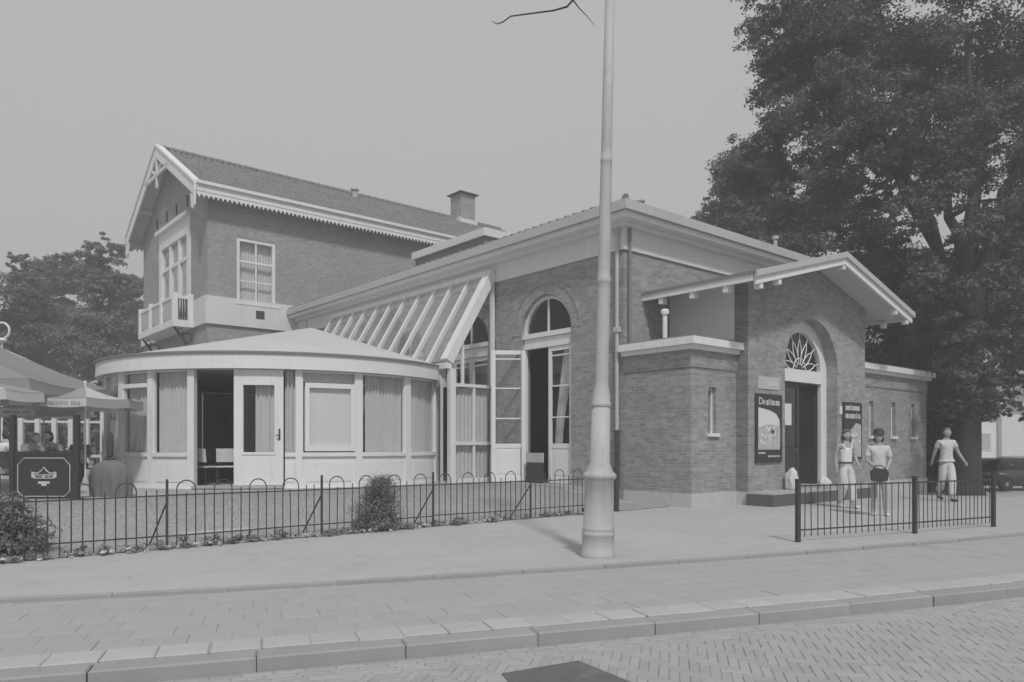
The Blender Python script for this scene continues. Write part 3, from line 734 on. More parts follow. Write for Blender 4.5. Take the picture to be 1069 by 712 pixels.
for i in range(int((UE-UO)/.4)): m.tube([(UO+i*.4, VM, RIDGE+.07), (UO+(i+1)*.4-.02, VM, RIDGE+.085)], [.12, .13], 8)
part('ridge_tile', m, 'tile', rf, kind='stuff')
for s in (-1, 1):                                        # verge (barge) boards
    e = VM+s*(WH/2+OVV+.05)
    m = MB().prism([(UO-.07, VM, RIDGE-.40), (UO-.07, VM, RIDGE+.10), (UO-.07, e, EAVE+.08), (UO-.07, e, EAVE-.42)], (.068, 0, 0))
    part('barge_board', m, 'white', rf)
    m = MB().prism([(UO-.12, VM, RIDGE+.10), (UO-.12, VM, RIDGE+.2), (UO-.12, e-s*.02, EAVE+.18), (UO-.12, e-s*.02, EAVE+.08)], (.3, 0, 0))
    part('verge_capping', m, 'white', rf)
    # pendant at the foot of the board
    m = MB().prism([(UO-.07, e, EAVE-.42), (UO-.07, e-s*.5, EAVE-.22), (UO-.07, e-s*.42, EAVE-.75), (UO-.07, e-s*.2, EAVE-.9), (UO-.07, e-s*.02, EAVE-.75)], (.066, 0, 0))
    part('pendant', m, 'white', rf)
    # eave board with saw-tooth valance
    m = MB().box(UO+.01, UE, e-.04, e+.03, EAVE-.22, EAVE+.12); m.box(UO, UE, e-.09+s*.05, e+.05+s*.05, EAVE+.04, EAVE+.16)
    part('eave_board', m, 'white', rf)
    m = MB(); x = UO+.02
    while x < UE-.3:
        m.prism([(x, e-.02, EAVE-.219), (x+.178, e-.02, EAVE-.219), (x+.178, e-.02, EAVE-.34), (x+.135, e-.02, EAVE-.37), (x+.089, e-.02, EAVE-.47), (x+.043, e-.02, EAVE-.37), (x, e-.02, EAVE-.34)], (0, .03, 0)); x += .18
    part('valance', m, 'white', rf)
m = MB(); m.beam((UO-.03, VM-1.75, RIDGE-1.15), (UO-.03, VM+1.75, RIDGE-1.15), .08, .14); m.beam((UO-.03, VM, RIDGE-.35), (UO-.03, VM, RIDGE-1.7), .08, .12, (0,1,0))
for s in (-1, 1): m.beam((UO-.03, VM+s*.05, RIDGE-1.2), (UO-.03, VM+s*.95, RIDGE-.62), .07, .09)
part('gable_truss', m, 'white_old', rf)
for v in (VH+1.5, VH+WH-1.5): part('purlin', MB().box(UO+.0, UH-.01, v-.08, v+.08, hz(v)-.30, hz(v)-.105), 'white_old', rf)
# chimney with cap, flashing and a small roof vent
cu = 12.1
ch = part('chimney', MB().box(cu-.5, cu+.5, VM-.5, VM+.5, RIDGE-1.0, RIDGE+1.45), 'brick_house', rf)
part('chimney_cap', MB().add([(cu-.66,VM-.66,RIDGE+1.46),(cu+.66,VM-.66,RIDGE+1.46),(cu+.66,VM+.66,RIDGE+1.46),(cu-.66,VM+.66,RIDGE+1.46),(cu-.66,VM-.66,RIDGE+1.52),(cu+.66,VM-.66,RIDGE+1.52),(cu+.66,VM+.66,RIDGE+1.52),(cu-.66,VM+.66,RIDGE+1.52),(cu,VM,RIDGE+1.78)], [(3,2,1,0),(0,1,5,4),(1,2,6,5),(2,3,7,6),(3,0,4,7),(4,5,8),(5,6,8),(6,7,8),(7,4,8)]), 'iron', rf)
m = MB().box(cu-.6, cu+.6, VM-.62, VM-.505, RIDGE-.3, RIDGE-.02); m.box(cu-.62, cu-.505, VM-.6, VM+.1, RIDGE-.25, RIDGE+.05); part('flashing', m, 'white_old', rf)
m = MB().lathe([(.14,0),(.14,.35),(.22,.37),(.22,.45),(.05,.52)], 10, (4.8, VM-.7, RIDGE-.35)); part('roof_vent', m, 'gutter', rf)
# gutter where the hall roof meets the house
part('lantern_curb', MB().box(1.55, 7.85, 7.35, 11.5, 7.0, 8.24), 'lead', roofh)
part('lantern_board', MB().box(1.45, 7.95, 7.25, 11.6, 8.241, 8.50), 'white_old', roofh)
part('lantern_roof', MB().add([(1.5,7.3,8.501),(7.9,7.3,8.501),(7.9,11.55,8.501),(1.5,11.55,8.501),(4.7,9.4,9.2)], [(0,1,4),(1,2,4),(2,3,4),(3,0,4)]), 'lead', roofh)

# ================================================================ ROUND PAVILION
PC = (-4.15, 9.75); RW = 4.9
pv = thing('round_pavilion', (PC[0], PC[1], .3), 'low round white pavilion with glazed sides, curtains and shallow conical roof', 'pavilion', frame='b')
AR0, AR1 = 58, 302                      # glazed arc in degrees, both ends meet the lean-to
ZS, ZH = .40, 3.20
part('base', MB().arc(PC, 0.05, RW+.12, AR0-2, AR1+1, .0, .36, 80), 'band', pv)
part('floor', MB().arc(PC, 0.04, RW-.12, AR0, AR1, .361, .38, 80), 'interior', pv)
part('floor_strip', MB().box(-2.2, -.02, 5.2, 14.2, .15, .375), 'interior', pv)
part('fascia', MB().arc(PC, RW-.25, RW+.20, AR0-2, AR1+2, 3.20, 3.56, 90), 'white', pv)
part('fascia_trim', MB().arc(PC, RW-.2, RW+.25, AR0-2, AR1+2, 3.562, 3.61, 90), 'lead', pv)
AP = (-3.6, 9.3, 4.95); m = MB(); n = 96
for i in range(n):
    t = 2*PI*i/n; m.v.append((PC[0]+(RW+.2)*math.cos(t), PC[1]+(RW+.2)*math.sin(t), 3.60))
m.v = [(min(x, -.06), y, z) for x, y, z in m.v]
m.v.append(AP); m.f = [(i, (i+1) % n, n) for i in range(n)]
crf = part('cone_roof', m, 'roofing', pv, smooth=True)
part('ceiling', MB().arc(PC, .04, RW-.26, AR0, AR1, 3.22, 3.26, 80), 'interior', pv)
def post(a, w_deg, z0=.36, z1=3.2, r0=RW-.08, r1=RW+.06): return part('post', MB().arc(PC, r0, r1, a-w_deg/2, a+w_deg/2, z0, z1, 2), 'white', pv)
def PA(off=0.0): return lambda s, z, d: (PC[0]+(RW+off-d)*math.cos(R(s)), PC[1]+(RW+off-d)*math.sin(R(s)), z)
def bay(a0, a1, curt='curtain', sill=1.17, frame=True, transom=False, cz=(0, 1), cd_=.13):
    P = PA()
    part('dado_panel', MB().arc(PC, RW-.06, RW+.02, a0, a1, .36, sill-.06), 'white', pv)
    mm_ = MB().arc(PC, RW-.03, RW+.035, a0+(a1-a0)*.08, a1-(a1-a0)*.08, .50, sill-.20); part('dado_moulding', mm_, 'white', pv)
    fr = MB().arc(PC, RW-.06, RW+.07, a0, a1, sill-.06, sill+.04)
    if frame:
        e = .22; fr.arc(PC, RW-.05, RW+.03, a0, a0+e*1.4, sill+.041, 3.19); fr.arc(PC, RW-.05, RW+.03, a1-e*1.4, a1, sill+.041, 3.19); fr.arc(PC, RW-.05, RW+.03, a0+e*1.4, a1-e*1.4, 3.15, 3.19)
    if transom: fr.arc(PC, RW-.05, RW+.05, a0, a1, 2.80, 2.90)
    w_ = part('window', fr, 'white', pv)
    part('pane', MB().arc(PC, RW-.015, RW-.009, a0+.3, a1-.3, sill+.04, 3.15), 'glass', w_)
    if curt:
        x0 = a0+(a1-a0)*cz[0]; x1 = a0+(a1-a0)*cz[1]; curtain(pv, P, x0, x1, .45, 3.18, cd_, curt, .035, 1.25)
    return w_
# bays from the left edge round to the right, angles read off the photograph
for a, wd in ((192.0, 2.4), (206, 2.0), (219.8, 2.0), (249.3, 1.8), (266.6, 2.0), (284.5, 2.4), (301.0, 3.0)): post(a, wd)
for a in (178, 163, 148, 133, 118, 103, 88, 73, 58): post(a, 1.8)
bay(193.2, 205, 'curtain', transom=True)
bay(207, 218.8, 'curtain')
bay(245.6, 248.4, 'curtain', frame=False)
w3 = bay(250.2, 265.6, None)
bay(267.6, 283.3, 'curtain', cz=(.13, 1))
bay(285.7, 299.5, 'curtain', cd_=.12)
for a in (178, 163, 148, 133, 118, 103, 88, 73): bay(a-14.1 if a != 178 else 163.9, a-.9, 'curtain')
bay(178.9, 190.8, 'curtain')
# big window: awning sash with blind
P = PA(); m = MB(); m.arc(PC, RW-.03, RW+.06, 251.0, 252.2, 1.24, 2.78); m.arc(PC, RW-.03, RW+.06, 264.0, 265.2, 1.24, 2.78); m.arc(PC, RW-.03, RW+.06, 252.2, 264, 1.24, 1.36); m.arc(PC, RW-.03, RW+.06, 251, 265.2, 2.78, 2.90)
part('sash', m, 'white', w3)
part('blind', MB().arc(PC, RW-.045, RW-.038, 250.9, 265.2, 1.25, 2.79), 'blind', pv)
part('blind_box', MB().arc(PC, RW-.12, RW-.06, 250.6, 265.2, 2.92, 3.15), 'gutter', pv)
# open doorway 221..232 and the glazed door leaf beside it
part('threshold', MB().arc(PC, RW-.10, RW+.18, 220.8, 245.5, .362, .42), 'step_top', pv)
m = MB(); a0, a1 = 232.0, 245.2
m.arc(PC, RW-.04, RW+.05, a0, a0+2.5, .43, 3.19); m.arc(PC, RW-.04, RW+.05, a1-2.4, a1, .43, 3.19); m.arc(PC, RW-.04, RW+.05, a0+2.5, a1-2.4, 2.82, 3.19); m.arc(PC, RW-.04, RW+.05, a0+2.5, a1-2.4, .43, 1.20)
m.arc(PC, RW+.05, RW+.07, a0+2.2, a1-2.1, 1.16, 1.22)
dr = part('door', m, 'white', pv)
part('pane', MB().arc(PC, RW, RW+.006, a0+2.5, a1-2.4, 1.2, 2.82), 'glass', dr)
part('handle', MB().tube([PA(.07)(a1-1.0, 1.62, 0), PA(.12)(a1-1.0, 1.62, 0), PA(.12)(a1-2.0, 1.62, 0)], .015, 6), 'iron', dr)
part('lock_plate', MB().arc(PC, RW+.051, RW+.056, a1-1.3, a1-.8, 1.5, 1.78), 'iron', dr)
curtain(pv, PA(), 237.4, 243.2, .45, 3.15, .16, 'curtain', .03, 1.2)
# inside: far wall of curtains
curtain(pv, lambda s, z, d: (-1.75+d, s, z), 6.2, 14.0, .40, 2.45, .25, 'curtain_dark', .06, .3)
part('lean_to_beam', MB().box(-1.75, -1.5, 5.1, 14.4, 3.0, 3.25), 'interior', pv)

# ================================================================ GLAZED LEAN-TO
lt = thing('glazed_lean_to', (-1.6, 4.9, .3), 'steep white framed glass lean-to roof between hall wall and round pavilion', 'glasshouse', frame='b')
T0, T1 = (-.08, 6.36), (-1.66, 3.70); LV = np.linspace(5.05, 14.75, 12)
dn = Vector((T1[0]-T0[0], 0, T1[1]-T0[1])).normalized(); nn_ = Vector((-dn.z, 0, dn.x)); nn_ = -nn_ if nn_.z < 0 else nn_
part('wall_plate', MB().box(-.16, -.052, 4.86, 14.9, 6.30, 6.46), 'white', lt)
part('eave_beam', MB().box(-1.75, -1.56, 4.86, 14.9, 3.50, 3.66), 'white', lt)
for i, v in enumerate(LV):
    if i == 0:
        m = MB().beam((T0[0], v-.08, T0[1]), (T1[0], v-.08, T1[1]), .30, .26, nn_)
        part('verge_board', m, 'white', lt)
    else:
        part('rafter', MB().beam((T0[0], v, T0[1]), (T1[0], v, T1[1]), .10, .12, nn_), 'white', lt)
for a, b in zip(LV[:-1], LV[1:]):
    p0 = Vector((T0[0], 0, T0[1]))+nn_*.045; p1 = Vector((T1[0], 0, T1[1]))+nn_*.045
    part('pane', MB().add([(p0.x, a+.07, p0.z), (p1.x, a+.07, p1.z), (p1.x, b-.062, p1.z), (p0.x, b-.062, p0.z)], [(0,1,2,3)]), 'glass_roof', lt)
# glazed end screen
PE = PRv(4.90)
part('corner_post', MB().box(-1.62, -1.44, 4.84, 5.0, .2, 3.5), 'white', lt)
part('wall_stud', MB().box(-.13, -.06, 4.84, 4.98, .3, 6.2), 'white', lt)
m = MB()
for z_, hgt in ((3.06, .09), (1.44, .09), (.36, .2)): pbox(m, PE, -1.44, -.13, z_-hgt/2, z_+hgt/2, -.04, .06)
m.box(-.80, -.73, 4.88, 4.95, .46, 3.0); m.box(-1.2, -1.12, 4.88, 4.95, 3.105, 4.3)
part('end_frame', m, 'white', lt)
for z0_, z1_ in ((.46, 1.39), (1.49, 3.01)): part('pane', pbox(MB(), PE, -1.44, -.13, z0_, z1_, .01, .016), 'glass', lt)
part('pane', MB().poly([(-1.44, 4.915, 3.11), (-.13, 4.915, 3.11), (-.13, 4.915, 6.1), (-1.44, 4.915, 3.95)]), 'glass', lt)
curtain(lt, PE, -1.4, -.2, .46, 3.0, .12, 'curtain', .02, .14)
part('rain_pipe', MB().tube([(-1.85, 5.02, 3.3), (-1.82, 4.98, 3.0), (-1.82, 4.98, .3)], .045, 8), 'gutter', lt)


# ================================================================ LAMP POST
LP = gnd(624, 581); LP = Vector((LP.x, LP.y, 0))
lamp = thing('lamp_post', LP, 'tall pale grey cast iron lamp post standing on the pavement near the kerb', 'lamp post')
lamp.rotation_euler = (0, R(1.25), 0)
prof = [(.215,-.05),(.215,.05),(.20,.07),(.20,.26),(.207,.27),(.207,.30),(.198,.31),(.198,.335),(.204,.345),(.19,.36),(.18,.95),(.20,.97),(.215,1.00),(.20,1.03),(.16,1.07),(.155,1.10),(.125,1.16),(.112,1.85)]
part('base_column', MB().lathe(prof, 24, LP), 'lamp_paint', lamp, smooth=True)
part('shaft', MB().lathe([(.112,1.851),(.125,1.87),(.125,1.90),(.112,1.92),(.105,2.05),(.085,2.12),(.084,2.2),(.080,3.3),(.080,3.39),(.086,3.40),(.0861,3.45),(.079,3.46),(.0785,3.55),(.071,4.8),(.0705,4.89),(.075,4.90),(.0751,4.94),(.069,4.95),(.0685,5.05),(.055,8.3)], 18, LP), 'lamp_paint', lamp, smooth=True)
part('lantern', MB().lathe([(.05,8.31),(.16,8.4),(.22,8.75),(.30,8.78),(.12,8.95),(.03,9.1)], 12, LP), 'lamp_paint', lamp)
part('access_cover', MB().box(LP.x-.30+.1, LP.x-.19, LP.y-.03, LP.y+.03, .55, .60), 'iron', lamp)
# bare twig caught on the post, hanging into the top of the picture
D0 = LP.y-.1
tw = [atD(*p, D0) for p in ((640, -30), (612, -14), (598, 0), (592, 7), (578, 11), (555, 14), (533, 17), (525, 23), (519, 25), (513, 22))]
m = MB().tube(tw, [.010,.012,.014,.012,.010,.009,.008,.008,.006,.003], 6)
m.tube([atD(*p, D0) for p in ((598, 0), (605, 9), (613, 17), (621, 27))], [.010,.007,.005,.002], 5)
o = part('bare_twig', m, 'bark', None, origin=tw[0]); tag(o, 'thin bare dark twig hanging beside the top of the lamp post', 'twig')

# ================================================================ HOOPED RAILING along the lawn
VFN = -1.42
fe = thing('hooped_railing', (-15.2, VFN, 0), 'low dark iron railing with hooped tops along the front of the lawn', 'fence', frame='b')
og = ORG[fe.name]; PIT = .1225
barS = mesh('bar', MB().tube([(0,0,.03),(0,0,.80)], .0085, 6)); barS.materials.append(MATS['iron'])
barT = mesh('bar', MB().tube([(0,0,.03),(0,0,.74)], .0085, 6)); barT.materials.append(MATS['iron'])
hp = MB().tube([(0,0,.03),(0,0,.78)]+[(PIT-PIT*math.cos(t), 0, .78+PIT*math.sin(t)) for t in np.linspace(.2, PI-.2, 11)]+[(2*PIT,0,.78),(2*PIT,0,.03)], .0085, 6)
hoop = mesh('hoop', hp); hoop.materials.append(MATS['iron'])
POSTS = [-15.2, -12.95, -10.72, -8.5, -6.46, -4.25, -1.85]
for a, b in zip(POSTS[:-1], POSTS[1:]):
    n = int((b-a)/PIT); st = (b-a)/n; k = 1
    tilt = random.gauss(0, .004)
    for z in (.18, .71): 
        dz = random.gauss(0, .006); part('rail', MB().beam((a, VFN, z+dz), (b, VFN, z-dz*.5), .01, .018), 'iron', fe)
    i = 1
    while i < n:
        u = a+i*st; ph = (i-1) % 4
        if ph == 0 and i+2 < n:
            inst('hoop', hoop, fe, (u-og.x, 0, random.gauss(0, .004)), random.gauss(0, .01)); o = inst('bar', barT, fe, (u+st-og.x, 0, 0)); o.rotation_euler = (random.gauss(0, .006), random.gauss(0, .006), 0); i += 3
        else:
            o = inst('bar', barS, fe, (u-og.x, 0, -.01)); o.rotation_euler = (random.gauss(0, .008), random.gauss(0, .008), 0); i += 1
for i, u in enumerate(POSTS):
    if i == len(POSTS)-1: part('end_post', MB().box(u-.045, u+.045, VFN-.045, VFN+.045, -.05, .92), 'iron_post', fe)
    else:
        part('post', MB().box(u-.014, u+.014, VFN-.014, VFN+.014, -.05, .93), 'iron', fe)
        part('stay', MB().tube([(u, VFN+.02, .62), (u-.10, VFN+.45, .02)], .012, 6), 'iron', fe)
# ================================================================ BAR RAILING by the entrance
FP = [gnd(833, 566), gnd(955, 557), gnd(1037, 550)]
fr_ = thing('bar_railing', FP[0], 'dark iron bar railing with square posts on the pavement before the porch', 'fence')
pm = mesh('post', MB().box(-.028, .028, -.028, .028, -.05, .88).box(-.033, .033, -.033, .033, .88, .90)); pm.materials.append(MATS['iron_post'])
bb = mesh('bar', MB().tube([(0,0,.07),(0,0,.82)], .008, 6)); bb.materials.append(MATS['iron'])
for i, p in enumerate(FP): inst('post', pm, fr_, p-FP[0], math.atan2(.5, 1))
for a, b in zip(FP[:-1], FP[1:]):
    for z in (.17, .80): part('rail', MB().beam(a+Vector((0,0,z)), b+Vector((0,0,z)), .01, .022), 'iron', fr_)
    n = 19
    for i in range(1, n):
        o = inst('bar', bb, fr_, a.lerp(b, i/n)-FP[0]); o.rotation_euler = (random.gauss(0, .01), random.gauss(0, .01), 0)

# ================================================================ POSTERS on the porch
def strokes(mb, P, s0, s1, z0, z1, d, n, seed):
    """rows of letter-like strokes: the lettering is too blurred to read"""
    rd = random.Random(seed); s = s0; w_ = (s1-s0)/n
    for i in range(n):
        a = s0+i*w_; k = rd.choice(('I', 'o', 'l', 'n', 'e'))
        t = w_*.30
        if k in 'oe':
            pbox(mb, P, a, a+t, z0, z1, d, d+.003); pbox(mb, P, a+w_*.5, a+w_*.5+t, z0, z1*.999, d, d+.003); pbox(mb, P, a, a+w_*.8, z1-(z1-z0)*.22, z1, d-.0005, d+.0025); pbox(mb, P, a, a+w_*.8, z0, z0+(z1-z0)*.22, d-.0005, d+.0025)
        elif k == 'n':
            pbox(mb, P, a, a+t, z0, z1, d, d+.003); pbox(mb, P, a+w_*.5, a+w_*.5+t, z0, z1, d, d+.003); pbox(mb, P, a, a+w_*.8, z1-(z1-z0)*.25, z1, d-.0005, d+.0025)
        else: pbox(mb, P, a+w_*.2, a+w_*.2+t*1.2, z0, z1+(.3*(z1-z0) if k == 'l' else 0), d, d+.003)
    return mb
def textmesh(txt, size):
    cu_ = bpy.data.curves.new('t', 'FONT'); cu_.body = txt; cu_.size = size; cu_.extrude = .0015; cu_.align_x = 'CENTER'; cu_.align_y = 'CENTER'
    ob = bpy.data.objects.new('t', cu_); COL.objects.link(ob); dg = bpy.context.evaluated_depsgraph_get()
    me = bpy.data.meshes.new_from_object(ob.evaluated_get(dg)); bpy.data.objects.remove(ob); return me
def textpart(txt, size, mat, parent, place, name='lettering'):
    me = textmesh(txt, size); me.transform(place); me.materials.clear(); me.materials.append(MATS[mat])
    o = link(bpy.data.objects.new(name, me)); root = parent
    while root.parent: root = root.parent
    me.transform(Matrix.Translation(-ORG[root.name])); o.parent = parent; return o
FACE = Matrix.Rotation(PI/2, 4, 'X')            # text plane turned to face -v
p1 = thing('poster_board', (2.6, VP, .98), 'dark framed poster with pale curved picture on the porch left of the doorway', 'poster', frame='b')
part('board', pbox(MB(), PP, 2.02, 3.16, .98, 2.60, -.05, -.002), 'sign_dark', p1)
pts = [(2.10, 1.28), (3.05, 1.28), (3.06, 1.75), (3.02, 2.0), (2.88, 2.14), (2.6, 2.22), (2.10, 2.28)]
part('picture', MB().prism([(u, VP-.053, z) for u, z in pts], (0, .002, 0)), 'poster_mid', p1)
pts = [(2.10, 1.80), (2.5, 1.88), (3.03, 1.85), (3.01, 2.0), (2.88, 2.12), (2.6, 2.20), (2.10, 2.26)]
part('picture_sky', MB().prism([(u, VP-.056, z) for u, z in pts], (0, .002, 0)), 'paper', p1)
m = MB()
for i in range(16):
    u, z = 2.15+random.random()*.8, 1.33+random.random()*.45; m.tube([(u, VP-.055, z), (u+.03, VP-.055, z+.08), (u+.06, VP-.055, z+.02)], .014, 5)
part('picture_figures', m, 'paper', p1)
m = MB(); m.lathe([(.02,0),(.07,.01),(.02,.02)], 9); m.v = [(2.72+x, VP-.056-z*.1, 1.72+y) for x, y, z in m.v]; part('picture_dark_spot', m, 'sign_dark', p1)
textpart('De', .24, 'paper', p1, Matrix.Translation((2.26, VP-.053, 2.42)) @ FACE)
part('lettering', strokes(MB(), PP, 2.45, 3.04, 2.34, 2.45, -.054, 7, 5), 'paper', p1)
part('lettering', strokes(MB(), PP, 2.10, 2.42, 1.18, 1.22, -.054, 6, 8), 'paper', p1); part('lettering', strokes(MB(), PP, 2.52, 3.04, 1.10, 1.14, -.054, 9, 9), 'paper', p1)
p2 = thing('poster_board', (6.7, VP, 1.0), 'dark poster with two white text lines on the porch right of the doorway', 'poster', frame='b')
part('board', pbox(MB(), PP, 6.30, 7.36, 1.0, 2.56, -.05, -.002), 'sign_dark', p2)
part('lettering', strokes(MB(), PP, 6.40, 7.22, 2.34, 2.46, -.054, 9, 21), 'paper', p2); part('lettering', strokes(MB(), PP, 6.40, 7.26, 2.12, 2.24, -.054, 10, 22), 'paper', p2)
part('picture', MB().prism([(u, VP-.053, z) for u, z in ((6.36, 1.1), (7.3, 1.06), (7.3, 1.95), (7.0, 2.0), (6.7, 1.8), (6.36, 1.75))], (0, .002, 0)), 'poster_mid', p2)
m = MB()
for i in range(14):
    u, z = 6.45+random.random()*.7, 1.2+random.random()*.5; m.tube([(u, VP-.055, z), (u+.05, VP-.055, z+.07), (u+.1, VP-.055, z)], .018, 5)
part('picture_figures', m, 'paper', p2)
nb = thing('notice_plate', (6.2, VP, 2.2), 'small white notice plate on the brick beside the right poster', 'notice', frame='b')
part('plate', pbox(MB(), PP, 6.12, 6.26, 2.22, 2.44, -.03, -.002), 'paper', nb)
# faded wall plate above the left poster
nb = thing('wall_plaque', (2.6, VP, 2.7), 'pale worn plaque on the brick above the left poster', 'plaque', frame='b')
part('plate', pbox(MB(), PP, 2.15, 3.1, 2.72, 3.02, -.02, -.002), 'plinth', nb); part('lettering', strokes(MB(), PP, 2.55, 3.0, 2.80, 2.92, -.024, 6, 31), 'band', nb)

# white sack by the door, dark board in the side doorway
def blob(name, c, rx, ry, rz_, mat, label, cat, seed, lump=.22):
    bm = bmesh.new(); bmesh.ops.create_icosphere(bm, subdivisions=3, radius=1); rd = random.Random(seed)
    ph = [rd.random()*6 for _ in range(6)]
    for v in bm.verts:
        k = 1+lump*(math.sin(3*v.co.x+ph[0])*math.sin(4*v.co.y+ph[1])+.5*math.sin(7*v.co.z+ph[2])*math.sin(6*v.co.x+ph[3]))
        z = v.co.z*k; v.co = Vector((v.co.x*k*rx, v.co.y*k*ry, max(z, -.72)*rz_))
    mn = min(v.co.z for v in bm.verts)
    for v in bm.verts: v.co.z -= mn
    me = bpy.data.meshes.new(name); bm.to_mesh(me); bm.free(); me.materials.append(MATS[mat])
    for p in me.polygons: p.use_smooth = True
    o = link(bpy.data.objects.new(name, me)); o.location = c; tag(o, label, cat); return o
p = xy(UC-1.38, VP-.22); blob('cloth_sack', (p.x, p.y, .30), .15, .14, .30, 'bag_white', 'white cloth sack left on the entrance step beside the door', 'sack', 3)
p = xy(UC-.1, VP-.38); blob('paper_bag', (p.x, p.y, .30), .16, .15, .17, 'bag_white', 'small white bag on the entrance step before the open door', 'bag', 9)
bo = thing('menu_board', (-.2, 3.2, .36), 'dark blank board leaning in the open side doorway behind the railing', 'board', frame='b')
part('panel', MB().box(-.06, -.02, 2.80, 3.46, .359, .92), 'sign_dark', bo)
part('top_strip', MB().box(-.065, -.015, 2.80, 3.46, .921, 1.18), 'gutter', bo)

# ================================================================ TERRACE FURNITURE
def parasol(name, p, rad, zh, zt, n, pole, mats, label, val=.22, seg=None, rot=0.0, txt=None, square=False, group=None, mark=()):
    """p base point; zh edge height, zt top height above base"""
    t = thing(name, p, label, 'parasol', group)
    pt = lambda k, r, z: (p.x+r*math.cos(2*PI*k/n+rot), p.y+r*math.sin(2*PI*k/n+rot), p.z+z)
    for k in range(n):
        m_ = MB(); sg = 4
        for i in range(sg+1):
            for j in range(sg+1):
                t_ = i/sg; a_ = Vector(pt(k, rad*t_+.01, 0)).lerp(Vector(pt(k+1, rad*t_+.01, 0)), j/sg)
                sag = -.10*t_*math.sin(PI*j/sg)*rad*.25-.06*rad*math.sin(PI*t_)
                m_.v.append((a_.x, a_.y, p.z+zt+(zh-zt)*t_+sag))
        for i in range(sg):
            for j in range(sg): m_.f.append((i*(sg+1)+j, i*(sg+1)+j+1, (i+1)*(sg+1)+j+1, (i+1)*(sg+1)+j))
        c_ = part('canopy_panel', m_, mats[k % len(mats)], t, smooth=True)
        a_, b_ = Vector(pt(k, rad, zh)), Vector(pt(k+1, rad, zh)); m_ = MB()
        e = sg
        for j in range(e+1):
            q_ = a_.lerp(b_, j/e); sag = -.10*math.sin(PI*j/e)*rad*.25
            ou = (q_-Vector((p.x, p.y, q_.z)))*.012
            m_.v += [(q_.x, q_.y, q_.z+sag), (q_.x+ou.x, q_.y+ou.y, q_.z+sag-val)]
        m_.f = [(2*j, 2*j+2, 2*j+3, 2*j+1) for j in range(e)]
        part('valance', m_, mats[(k+1) % len(mats)] if k not in mark else 'parasol_light', c_)
        part('rib', MB().tube([pt(k, .03, zt-.12-.05*rad), pt(k, rad*.93, zh-.03)], .012, 5), 'white', t)
        if k in mark:
            d = (b_-a_).normalized(); nrm = Vector((d.y, -d.x, 0)); mid = a_.lerp(b_, .5)
            if nrm.dot(mid-p) < 0: nrm = -nrm
            L = (b_-a_).length
            sgn = 1 if d.cross(Vector((0,0,1))).dot(nrm) > 0 else -1
            PV = lambda s, z, dd: tuple(mid+d*s*sgn-nrm*(dd-.04)+Vector((0,0,z-.09*rad*.25)))
            part('lettering', strokes(MB(), PV, -L*.38, L*.12, -val*.66, -val*.34, 0, 9, k+40), 'cloth_mid', c_)
            part('lettering', strokes(MB(), PV, L*.17, L*.38, -val*.66, -val*.34, 0, 4, k+41), 'cloth_mid', c_)
    part('pole', MB().tube([(p.x, p.y, p.z+.02), (p.x, p.y, p.z+zt+.05)], pole, 10), 'white', t)
    part('finial', MB().lathe([(.02,0),(.035,.04),(.01,.1)], 8, (p.x, p.y, p.z+zt+.04)), 'white', t)
    part('foot', MB().lathe([(.30,0),(.30,.06),(.08,.10),(.05,.28)], 16, p), 'parasol_light', t)
    return t
def tz(px, py, D):
    q_ = atD(px, py, D); u, v = uv(q_.x, q_.y); return Vector((q_.x, q_.y, .345 if (v > 4.4 and u < -9) else lawn_z(v)))
PL_, PM_ = 'parasol_light', 'parasol_mid'
parasol('beer_parasol', tz(89, 510, 17.6), 1.22, 2.10, 2.42, 8, .02, [PM_, PM_, PL_, PM_], 'pale beer parasol with lettered valance nearest the pavilion', .2, rot=R(22.5+8), mark=(5,))
parasol('beer_parasol', tz(46, 510, 20.5), 1.2, 2.02, 2.42, 8, .02, [PL_, PM_], 'beer parasol with lettered valance half hidden behind the dark board', .2, rot=R(22.5), mark=(5,))
parasol('beer_parasol', tz(-20, 510, 15.6), 1.2, 2.15, 2.62, 8, .02, [PL_, PM_], 'white striped parasol cut off by the left edge', .2, rot=R(10), mark=(6,))
parasol('market_parasol', tz(-95, 510, 17.4), 4.1, 2.45, 4.55, 8, .04, ['parasol_big'], 'huge dark grey canvas parasol above the smaller beer parasols', .22, rot=R(22.5))
# dark advertising board with cut-corner border and emblem
b0 = tz(46, 522, 14.4); BD = b0.y; sc = BD/FPX
bs = thing('advertising_board', b0, 'dark board with cut corner border and emblem in front of the terrace', 'sign')
def PB(s, z, d): return (b0.x+s, b0.y+d, b0.z+z)
W2 = .565; H0, H1 = .02, .86
part('panel', pbox(MB(), PB, -W2, W2, H0, H1, 0, .04), 'sign_dark', bs)
for s in (-1, 1): part('post', pbox(MB(), PB, s*W2-.045+s*.05, s*W2+.045+s*.05, -.03, 1.62, -.02, .07), 'sign_dark', bs)
part('top_rail', pbox(MB(), PB, -W2-.001+.01, W2-.01, H1+.001, H1+.06, -.01, .05), 'sign_dark', bs)
oc = [(-.50, .16), (-.50, .66), (-.38, .79), (.38, .79), (.50, .66), (.50, .16), (.40, .06), (-.40, .06)]
m = MB(); cs = [PB(a, z, -.008) for a, z in oc]; m.tube(cs+[cs[0]], .009, 5); part('border', m, 'sign_light', bs)
m = MB()
pbox(m, PB, -.20, .20, .40, .48, -.008, -.001); pbox(m, PB, -.24, -.19, .42, .52, -.007, -.001); pbox(m, PB, .19, .24, .42, .52, -.007, -.001); pbox(m, PB, -.11, .11, .30, .345, -.008, -.001); pbox(m, PB, -.05, .05, .26, .299, -.008, -.001)
